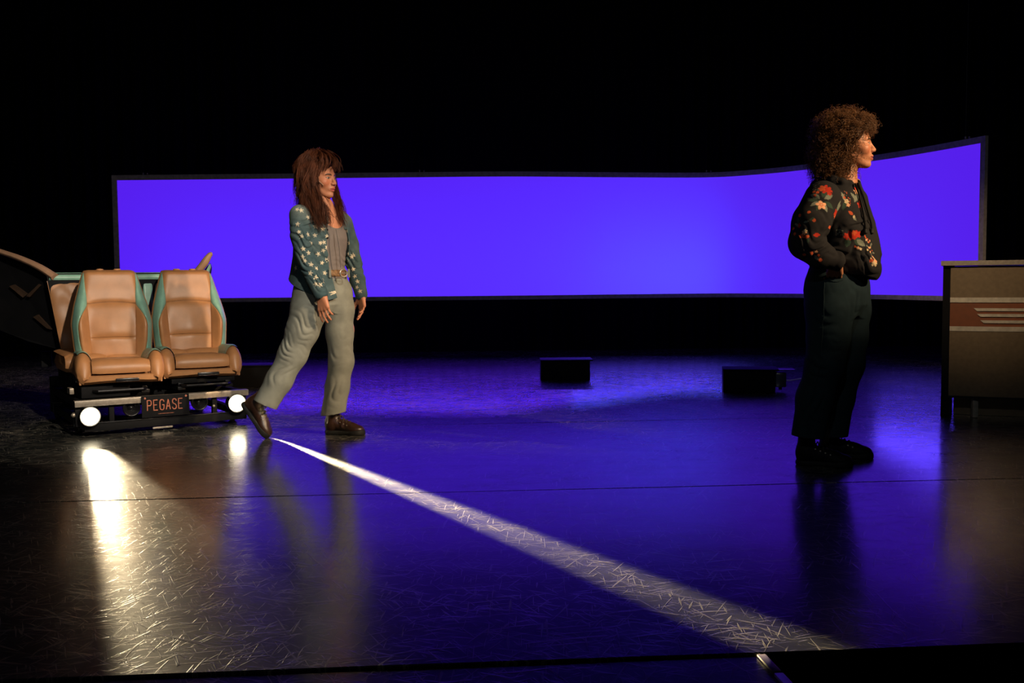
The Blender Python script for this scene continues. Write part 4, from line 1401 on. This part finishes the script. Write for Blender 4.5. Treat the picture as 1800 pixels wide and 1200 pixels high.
for v in (402, 420, 438, 456):
    p, t, n = stamp_frame(V, N, 579 if v < 450 else 578, v)
    mb = MB(); mb.lathe(p - n * .001, n, [(0, .0055), (.003, .005), (.004, .001)], 12); mb.build('button', M['blacksteel'], jk)

# trousers
f = Field(baseA + (-.55, -.5, .03), baseA + (.4, .45, 1.0), .0045)
f.loft(ringsA([(484, 566, .145, .104), (497, 566, .160, .114), (515, 565, .172, .122), (535, 565, .165, .118), (548, 566, .12, .09)]), e1, e2, .0)
f.chain([J(547, 512, -.08), J(543, 545, -.09), J(532, 580, -.10), J(515, 622, -.10), J(491, 668, -.12), J(464, 714, -.14)], [.094, .100, .090, .080, .073, .071], .035)
f.chain([J(594, 515, .06), J(596, 545, .05), J(597, 585, .04), J(600, 635, .02), J(593, 680, .01), J(585, 732, .0)], [.086, .086, .078, .071, .068, .072], .030)
hN = (J(447, 702, -.15), J(487, 722, -.15)); nN = unit(J(464, 714, -.14) - J(491, 668, -.12))
hp = J(467, 712, -.15)
f.cut(lambda X, Y, Z: np.where(X < baseA[0] + (J(540, 700)[0] - baseA[0]), (X - hp[0]) * nN[0] * .8 + (Y - hp[1]) * nN[1] + (Z - hp[2]) * nN[2], (J(585, 727, .0)[2] - Z) + .15 * (X - J(585, 727)[0])))
f.cone(J(478, 692, -.13), J(455, 730, -.15), .058, .062, .0, op='sub')
f.cone(J(587, 715, .0), J(584, 745, .0), .058, .062, .0, op='sub')
f.disp(folds([(J(525, 575, -.18), .08, (.5, 0, .9), .045, .0045, .0), (J(508, 610, -.18), .075, (.75, 0, .75), .034, .0050, 1.0), (J(490, 655, -.2), .10, (.9, 0, -.3), .05, .0030, .4),
              (J(600, 620, -.05), .09, (.4, 0, 1), .06, .0028, 1.5), (J(590, 690, -.05), .08, (.8, 0, .5), .05, .0026, .7), (J(560, 545, -.2), .07, (-.4, 0, .9), .05, .0050, .2),
              (J(597, 525, -.1), .05, (.8, 0, .6), .04, .0030, 2)]))
V, F = f.mesh(); V = relax(V, F, 1)
tA = mk('trousers', V, F, M['jeanA'], pA_)
mb = MB()
f = Field(baseA + (-.3, -.3, .85), baseA + (.3, .3, 1.05), .004)
f.loft(ringsA([(474.5, 566, .148, .108), (480, 566, .151, .111), (486, 566, .154, .114)]), e1, e2, 0)
V, F = f.mesh(); V = relax(V, F, 1)
bl = mk('belt', V, F, M['belt'], pA_)
bc_ = J(602, 480, -.118) ; bn = unit((.70, -.71, 0)); bt = unit((.71, .70, 0))
mb = MB(); mb.tube([bc_ + bt * .024 * math.cos(t) + np.array([0, 0, .021]) * math.sin(t) + bn * .010 for t in np.linspace(0, 2 * math.pi, 25)], .0048, 8)
mb.tube([bc_ + bn * .012 - bt * .022, bc_ + bn * .012 + bt * .026], .003, 6); mb.build('buckle', M['steel'], bl)
for u, dy in ((580, -.13), (613, .0)):
    mb = MB(); p = J(u, 480, dy); mb.box(p, (.012, .012, .05), .002); mb.build('belt_loop', M['jeanA'], tA)

# boots
hz = G(467, 771)
xr = unit((.575, -.06, -.81)); zr = unit((.81, -.05, .575))
o_ = np.array([hz[0], hz[1] + .02, .004]) - xr * .245 + zr * -.004
shoe(pA_, 'boot', o_, xr, zr, M['boot'], M['rubber'], .25, .17, True, shaft_dir=(.74, .04, .67))
ho = G(572, 763); to = G(640, 768)
shoe(pA_, 'boot', (ho[0], ho[1] + .03, 0), (to - ho) * (1, .6, 0), (0, 0, 1), M['boot'], M['rubber'], .245, .15, True, shaft_dir=(.05, 0, 1))

# hair
x_, y_, z_ = frame(fwdA, (.02, 0, 1))
HL = lambda a, b, c: headA + x_ * a + y_ * b + z_ * c
f = Field((-.2, -.15, -.25), (.15, .15, .16), .004)
f.ell((-.022, 0, .042), (.104, .088, .092), .02); f.ell((-.065, 0, -.02), (.065, .082, .10), .04); f.ell((-.075, 0, -.12), (.045, .085, .09), .05)
f.cut_out(lambda X, Y, Z: np.maximum(.035 + .25 * np.clip(Z - .02, 0, 1) - X, Z - .062) + 0 * Y)
f.disp(lambda X, Y, Z: .006 * np.sin(X * 60 + Y * 85 + 3 * np.sin(Z * 25)))
V, F = f.mesh(); V = relax(V, F, 1)
hair_base = headA + V[:, :1] * x_ + V[:, 1:2] * y_ + V[:, 2:] * z_
gd = [([J(556, 274, -.04), J(546, 300, -.085), J(541, 330, -.10), J(552, 360, -.14), J(563, 394, -.165)], 420, .014, .018, .013),
      ([J(550, 273, -.03), J(536, 297, -.06), J(535, 328, -.08), J(540, 358, -.12), J(553, 388, -.16)], 360, .014, .018, .014),
      ([J(548, 271, .0), J(530, 291, .0), J(527, 318, .0), J(529, 342, -.02), J(526, 362, -.03)], 240, .016, .018, .012),
      ([J(552, 271, .04), J(532, 288, .06), J(528, 322, .06), J(532, 358, .04)], 200, .016, .018, .012),
      ([J(558, 268, -.03), J(572, 275, -.07), J(576, 287, -.09), J(570, 300, -.095)], 150, .008, .007, .003),
      ([J(556, 269, -.03), J(565, 275, -.085), J(566, 289, -.100), J(559, 304, -.105)], 150, .008, .008, .004),
      ([J(562, 267, -.01), J(580, 274, -.045), J(588, 285, -.065), J(588, 298, -.07)], 120, .008, .007, .004),
      ([J(566, 267, .01), J(585, 274, .0), J(594, 286, -.03), J(597, 300, -.03)], 120, .008, .007, .003),
      ([J(568, 280, .07), J(582, 318, .09), J(592, 348, .06), J(597, 370, .0), J(603, 392, -.04)], 300, .012, .014, .009),
      ([J(550, 271, .0), J(533, 273, -.02), J(521, 286, -.02), J(518, 304, -.02)], 70, .008, .010, .010),
      ([J(552, 269, .03), J(541, 270, .03), J(528, 279, .03)], 40, .008, .010, .008),
      ([J(556, 288, -.088), J(551, 314, -.108), J(554, 340, -.12), J(567, 364, -.15), J(575, 392, -.17)], 330, .010, .015, .012),
      ([J(558, 268, .0), J(553, 274, -.06), J(549, 292, -.090), J(548, 312, -.1)], 240, .014, .012, .006)]
S, R = strand_set(gd, .0013, 5)
sv, sf = strands_mesh(S, R)
hr_ = mk('hair', sv, sf, M['hairA'], pA_)
mk('under_hair', hair_base, F, M['underA'], hr_)
mb = MB(); mb.tube(smooth_line([HL(.0, -.083, .004), HL(.03, -.078, -.012), HL(.062, -.064, -.040)], 10), .0016, 6)
mb.lathe(HL(.062, -.064, -.040), x_ * .7 - z_ * .6, [(0, .002), (.002, .003), (.007, .003), (.009, .001)], 8)
mb.build('headset_microphone', M['mic'], pA_)

# ---------------------------------------------------------------- standing person, flowered hoodie
DB = 4.85
baseB = W(1465, 815, DB) * (1, 1, 0)
pB_ = thing('person', tuple(baseB), 'curly-haired person in black flowered hoodie standing with hands in jeans pockets', 'person')
K = lambda u, v, dy=0.0: W(u, v, DB + dy)
b2 = np.array([math.cos(math.radians(32)), -math.sin(math.radians(32)), 0]); b1 = np.array([-b2[1], b2[0], 0])
def ringsB(tab, grow=0.0):
    return [(K(u, v)[2], K(u, v)[0], K(u, v)[1], r1 + grow, r2 + grow) for v, u, r1, r2 in tab]
torsoB = [(318, 1488, .06, .06), (328, 1481, .12, .085), (342, 1477, .175, .110), (362, 1477, .195, .128), (390, 1481, .200, .142), (420, 1485, .200, .152), (448, 1487, .202, .160), (466, 1484, .195, .155), (480, 1477, .180, .142)]
fwdB = unit((.968, -.25, .0)); headB = K(1496, 254)
hv, hf, hL = head_mesh(headB, fwdB, (0, 0, 1), neck=(-.045, -.21), sc=.98)
hc = paint_head(hL, SKIN_B, (.42, .11, .085), (.05, .025, .012))
f = Field(baseB + (-.45, -.5, .02), baseB + (.45, .5, 1.5), .011)
f.loft(ringsB(torsoB, -.03), b1, b2, .02)
f.cone(headB + (-.02, 0, -.08), K(1484, 325), .05, .06, .03)
arN = [K(1446, 350, -.17), K(1426, 390, -.22), K(1418, 426, -.22), K(1440, 448, -.25), K(1468, 458, -.245)]
arF = [K(1498, 354, .15), K(1508, 400, .20), K(1512, 440, .18), K(1526, 468, .06)]
f.chain(arN, [.05, .045, .04, .035, .028], .02); f.chain(arF, [.05, .045, .04, .03], .02)
lgN = [K(1462, 495, -.09), K(1455, 560, -.10), K(1448, 640, -.10), K(1434, 695, -.11), K(1426, 738, -.11)]
lgF = [K(1495, 495, .08), K(1492, 560, .07), K(1492, 640, .06), K(1478, 695, .07), K(1471, 738, .08)]
f.chain(lgN, [.08, .075, .06, .05, .03], .03); f.chain(lgF, [.08, .075, .06, .05, .03], .03)
bv, bf = f.mesh(); bv = relax(bv, bf, 2)
f = Field(K(1455, 520, -.36), K(1515, 440, -.04), .0026)
add_hand(f, K(1470, 458, -.240), (.16, .80, -1), (-.30, -.75, -.6), -1, (.15, .18, .2, .25), .03, .18, .95)
nv, nf = f.mesh(); nv = relax(nv, nf, 1)
V, F = join([(hv, hf), (bv, bf), (nv, nf)])
C = np.tile(np.array(SKIN_B), (len(V), 1)); C[:len(hv)] = hc
mk('body', V, F, M['skin'], pB_, cols=C)

# hoodie
f = Field(baseB + (-.42, -.45, .86), baseB + (.42, .45, 1.48), .0031)
f.loft(ringsB(torsoB), b1, b2, .0)
f.ell(K(1516, 470, -.12), (.082, .10, .062), .05)
f.ell(K(1520, 482, -.10), (.060, .08, .042), .04)
f.chain(arN, [.086, .085, .080, .060, .044], .02)
f.chain(arF, [.075, .075, .065, .05], .045)
f.cone(K(1462, 455, -.245), K(1474, 462, -.245), .041, .039, .008)
f.cone(K(1472, 461, -.245), K(1484, 469, -.245), .030, .032, .002, op='sub')
# neck opening and hood lying on the back
f.ell(K(1452, 326, .02), (.072, .12, .042), .03)
f.chain([K(1456, 318, .08), K(1464, 318, -.08), K(1480, 320, -.105), K(1495, 325, -.10), K(1505, 336, -.09)], [.028, .026, .018, .015, .010], .012)
f.chain([K(1494, 314, .08), K(1506, 321, .03), K(1508, 334, -.06)], [.022, .016, .010], .012)
f.cone(headB + (-.02, 0, -.10), K(1490, 326), .058, .056, .006, op='sub')
f.cone(K(1494, 320, -.02), K(1506, 328, -.08), .03, .02, .006, op='sub')
zK = lambda v: K(1475, v)[2]
f.disp(folds([(K(1410, 425, -.28), .09, (.5, 0, 1), .05, .004, .2), (K(1440, 450, -.3), .08, (.85, 0, -.4), .035, .0045, 1.0), (K(1490, 440, -.22), .12, (-.55, 0, .85), .06, .007, .6),
              (K(1462, 400, -.22), .10, (.9, 0, .3), .07, .006, 1.2), (K(1515, 465, -.2), .08, (.5, 0, .8), .04, .005, .1), (K(1430, 365, -.27), .09, (.7, 0, .7), .06, .004, 2.2),
              (K(1510, 400, -.18), .10, (.8, 0, -.5), .06, .005, .5)]))
f.cut(lambda X, Y, Z: (zK(483) - .028 * np.clip((X - K(1490, 480)[0]) / .1, 0, 1)) - Z + 0 * Y)
V, F = f.mesh(); V = relax(V, F, 1)
N = vnormals(V, F)
C = np.tile(np.array((.017, .0165, .018)), (len(V), 1))
RED = (.42, .030, .015); PEACH = (.72, .36, .20); CREAM = (.58, .46, .28); GREEN = (.035, .060, .042); GREY = (.17, .19, .15); ORANGE = (.50, .085, .03)
def at(u, v, *layers):
    p, t, n = stamp_frame(V, N, u, v)
    bb_ = np.cross(n, t); bb_ = bb_ if bb_[2] > 0 else -bb_
    for dx, dz, shp, col, a in layers:
        stamp(V, N, C, p + t * dx + bb_ * dz, t, n, shp, col, a, .09)
m1 = .0028
at(1444, 350, *[(.012 * math.cos(a), .012 * math.sin(a) + .004, leaf(.05, .011), GREEN if i % 2 else GREY, a) for i, a in enumerate((.5, 1.2, 2.3, 2.9, 3.6, 4.2, 5.0, 5.8))])
at(1445, 356, (0, 0, petals(.026), PEACH, .3), (0, 0, petals(.012), (.60, .18, .09), .9), (0, 0, disc(.004), CREAM, 0))
at(1450, 328, (0, 0, petals(.026, 6), RED, .2), (.014, -.006, petals(.020, 5), RED, 1.0), (-.012, .004, petals(.018, 5), ORANGE, .5), (.018, -.022, petals(.012, 5), RED, 0))
for u, v in ((1428, 334), (1436, 334), (1429, 341), (1421, 369), (1402, 378), (1428, 389), (1391, 400), (1393, 411), (1462, 401), (1440, 460), (1412, 451)):
    at(u, v, (0, 0, disc(.0075), ORANGE, 0))
at(1488, 350, (0, .0, leaf(.05, .010), GREY, 2.0), (0, 0, leaf(.045, .010), GREEN, 4.3), (.004, .0, petals(.013), CREAM, 0), (.010, -.018, petals(.010), PEACH, 0), (-.004, .018, petals(.008), ORANGE, 0))
at(1474, 372, (0, 0, leaf(.055, .010), GREY, 1.1), (0, 0, leaf(.05, .012), GREY, .6), (-.006, -.010, petals(.018, 4), RED, .3), (-.010, -.028, petals(.010), ORANGE, .3))
at(1503, 379, (0, 0, leaf(.03, .008), ORANGE, 2.4), (0, 0, leaf(.03, .007), GREY, 5.2), (.004, -.006, petals(.008), CREAM, 0))
at(1494, 414, (.01, -.008, leaf(.055, .015), GREEN, 5.4), (-.01, -.008, leaf(.05, .014), GREEN, 4.4), (.02, -.02, leaf(.05, .012), GREY, 5.6), (0, 0, petals(.024, 6), RED, .1), (.022, .004, petals(.020, 5), RED, .6), (-.022, -.004, petals(.017, 5), RED, .9), (.01, .010, petals(.012, 4), ORANGE, .2))
at(1505, 433, (0, 0, petals(.008), PEACH, 0), (.012, -.004, petals(.007), CREAM, .4), (-.012, .006, disc(.005), ORANGE, 0))
at(1515, 358, (0, 0, petals(.020, 5), RED, .3), (-.012, .02, leaf(.05, .010), GREY, 2.2), (-.01, .02, leaf(.04, .010), GREY, 1.2))
at(1508, 334, (0, 0, petals(.016), PEACH, .3), (-.01, -.02, leaf(.045, .009), GREY, 4.0), (.006, .016, petals(.009), RED, 0))
at(1400, 396, (0, 0, petals(.012), RED, 0), (0, .004, leaf(.04, .007), GREEN, 1.9), (0, -.004, leaf(.03, .006), GREY, 2.6))
at(1410, 409, (0, .004, petals(.012), PEACH, 0), (-.012, -.012, petals(.011), ORANGE, .4), (.010, -.012, leaf(.035, .006), GREEN, 5.0), (.004, .012, petals(.008), CREAM, 0))
at(1430, 410, (0, 0, leaf(.035, .009), RED, .1), (-.012, -.002, leaf(.03, .007), ORANGE, 3.4))
at(1424, 445, (0, 0, petals(.009), ORANGE, 0), (.012, -.008, leaf(.03, .006), GREY, 5.2), (.020, .006, petals(.007), PEACH, 0), (.026, -.010, petals(.007), ORANGE, 0))
at(1418, 388, (0, 0, leaf(.03, .006), GREEN, .6), (0, 0, leaf(.025, .005), GREY, 3.4))
for i in range(26):
    t = i / 25
    at(1528 + 10 * t + random.uniform(-4, 4), 415 + 45 * t + random.uniform(-3, 3), (0, 0, disc(random.uniform(.003, .006)), random.choice((CREAM, PEACH, ORANGE, GREY)), 0))
for i in range(18):
    at(1478 + random.uniform(0, 12) + i * .6, 332 + i * 1.4, (0, 0, disc(.0028), random.choice((ORANGE, GREY, CREAM)), 0))
for i in range(22):
    at(1472 + random.uniform(-5, 5), 408 + random.uniform(-6, 6), (0, 0, disc(.0025), GREY, 0))
    at(1432 + random.uniform(-8, 8), 325 + random.uniform(-6, 6), (0, 0, disc(.0022), GREY, 0))
at(1539, 459, (0, 0, petals(.016), CREAM, 0), (.01, .012, petals(.011), PEACH, 0), (-.012, .014, petals(.010), ORANGE, 0))
back_i = np.where(N[:, 1] > .15)[0]
for i in RNG.choice(back_i, 14):
    t = unit(np.cross((0, 0, 1), N[i]))
    for a in (.5, 2.0, 3.6, 5.2):
        stamp(V, N, C, V[i], t, N[i], leaf(.05, .011), GREEN, a, .09)
    stamp(V, N, C, V[i], t, N[i], petals(.026), random.choice((RED, PEACH)), .3, .09)
hd = mk('hoodie', V, F, M['hoodie'], pB_, cols=C)
for p_ in ([(1503, 322, -.10), (1509, 340, -.155), (1516, 370, -.185), (1520, 392, -.195), (1521, 402, -.198)], [(1508, 322, -.06), (1517, 345, -.12), (1526, 375, -.155), (1531, 392, -.165), (1532, 402, -.168)]):
    P = []
    for u, v, dy in p_:
        q = K(u, v, dy)
        d = np.linalg.norm(PX(V) - (u, v), axis=1); near = d < 3.0
        if near.any(): q = K(u, v, V[near, 1].min() - DB - .006)
        P.append(q)
    mb = MB(); mb.tube(smooth_line(P, 24), .0042, 8); ds = mb.build('drawstring', M['hoodie'], hd)
    mb = MB(); mb.lathe(P[-1], (0, -.1, -1), [(0, .004), (.002, .009), (.020, .010), (.026, .004)], 10); mb.build('cord_end', M['rubber'], ds)

# jeans
f = Field(baseB + (-.38, -.4, .03), baseB + (.38, .4, 1.0), .0045)
f.loft(ringsB([(470, 1474, .168, .132), (490, 1471, .176, .140), (510, 1470, .182, .146), (535, 1471, .175, .140), (555, 1473, .13, .1)]), b1, b2, .0)
f.chain([K(1458, 505, -.08), K(1458, 545, -.09), K(1456, 590, -.10), K(1450, 640, -.10), K(1432, 700, -.11), K(1420, 768, -.11)], [.108, .108, .096, .088, .082, .078], .035)
f.chain([K(1490, 505, .07), K(1492, 545, .07), K(1492, 590, .06), K(1489, 640, .06), K(1475, 700, .07), K(1466, 768, .08)], [.102, .100, .088, .080, .070, .066], .03)
f.cut(lambda X, Y, Z: (np.where(Y < DB - .01, K(1420, 762)[2] - .10 * (X - K(1420, 762)[0]), K(1466, 766, .08)[2]) - Z))
f.cone(K(1424, 745, -.11), K(1419, 790, -.11), .066, .068, .0, op='sub')
f.cone(K(1468, 745, .08), K(1465, 790, .08), .055, .056, .0, op='sub')
f.disp(folds([(K(1440, 560, -.2), .10, (.4, 0, 1), .06, .005, .3), (K(1445, 640, -.2), .09, (.5, 0, .9), .05, .006, 1.0), (K(1425, 720, -.2), .10, (.8, 0, .5), .06, .005, .2), (K(1500, 530, -.1), .08, (.8, 0, .6), .05, .006, .9)]))
V, F = f.mesh(); V = relax(V, F, 1)
jb = mk('jeans', V, F, M['jeanB'], pB_)
N = vnormals(V, F)
sl_ = []
for v in range(486, 760, 12):
    u = np.interp(v, [486, 560, 640, 700, 760], [1446, 1444, 1438, 1424, 1414])
    p, t, n = stamp_frame(V, N, u, v); sl_.append(p + n * .001)
mb = MB(); mb.tube(smooth_line(sl_, 60), .0022, 6); mb.build('side_seam', M['jeanB'], jb)
mb = MB()
P = []
for u, v in ((1447, 486), (1458, 491), (1470, 492), (1482, 488)):
    p, t, n = stamp_frame(V, N, u, v); P.append(p + n * .001)
mb.tube(smooth_line(P, 16), .0025, 6); mb.build('pocket_seam', M['jeanB'], jb)
mb = MB(); mb.lathe(P[0], (0, -1, 0), [(0, .005), (.003, .0045), (.004, .001)], 10); mb.build('rivet', M['copper'], jb)
# shoes
n0 = G(1404, 819); shoe(pB_, 'shoe', (n0[0], n0[1] + .05, 0), (.92, -.30, 0), (0, 0, 1), M['shoe'], M['rubber'], .262, .12, True, 1.05, (.05, 0, 1))
f0 = G(1447, 806); shoe(pB_, 'shoe', (f0[0] + .0, f0[1] + .06, 0), (.95, -.22, 0), (0, 0, 1), M['shoe'], M['rubber'], .255, .12, True, 1.05, (.05, 0, 1))

# curls
x_, y_, z_ = frame(fwdB, (0, 0, 1))
f = Field((-.27, -.2, -.26), (.2, .2, .24), .005)
f.ell((-.040, 0, .052), (.122, .118, .105), .02); f.ell((-.085, 0, -.05), (.088, .112, .10), .05); f.ell((-.075, 0, -.115), (.07, .105, .05), .04)
f.ell((.058, 0, .104), (.040, .07, .028), .03)
f.ell((.125, 0, -.030), (.115, .21, .112), .012, op='sub')
f.disp(lambda X, Y, Z: .008 * np.sin(X * 70 + 2 * np.sin(Y * 40)) * np.sin(Z * 65 + Y * 50))
V, F = f.mesh(); V = relax(V, F, 1)
N = vnormals(V, F)
rg = np.random.default_rng(3)
S, R = [], []
cand = np.where((V[:, 2] > -.16) & ((V[:, 0] < .035) | (V[:, 2] > .06)))[0]
for i in rg.choice(cand, 3000):
    p, n = V[i], N[i]
    g = np.array([-.02, 0, -1.0]) * (.35 + .65 * (n[2] < .3)) + rg.normal(0, .35, 3)
    if p[0] > .035: g = np.array([.9, 0, -.15]) * .5 + rg.normal(0, .4, 3)
    ax = unit(n * rg.uniform(.45, 1.2) + g * rg.uniform(.3, .9))
    Lh = rg.uniform(.035, .075); nt = rg.uniform(1.6, 3.2); rh = rg.uniform(.005, .0105)
    if p[0] > .03: Lh *= .75
    a = unit(np.cross(ax, rg.normal(0, 1, 3))); b = np.cross(ax, a)
    t = np.linspace(0, 1, 26)[:, None]; ph = rg.uniform(0, 6.28); th = 2 * math.pi * nt * t + ph
    bend = np.array([0, 0, -.018]) * t ** 2
    P = p - n * .012 + ax * Lh * t + bend + (a * np.cos(th) + b * np.sin(th)) * rh * np.minimum(1, t * 3 + .3)
    S.append(P); R.append(rg.uniform(.0009, .0017))
sv, sf = strands_mesh(S, R)
hw = lambda V: headB + V[:, :1] * x_ + V[:, 1:2] * y_ + V[:, 2:] * z_
hr_ = mk('hair', hw(sv), sf, M['hairB'], pB_)
mk('under_hair', hw(V), F, M['underB'], hr_)
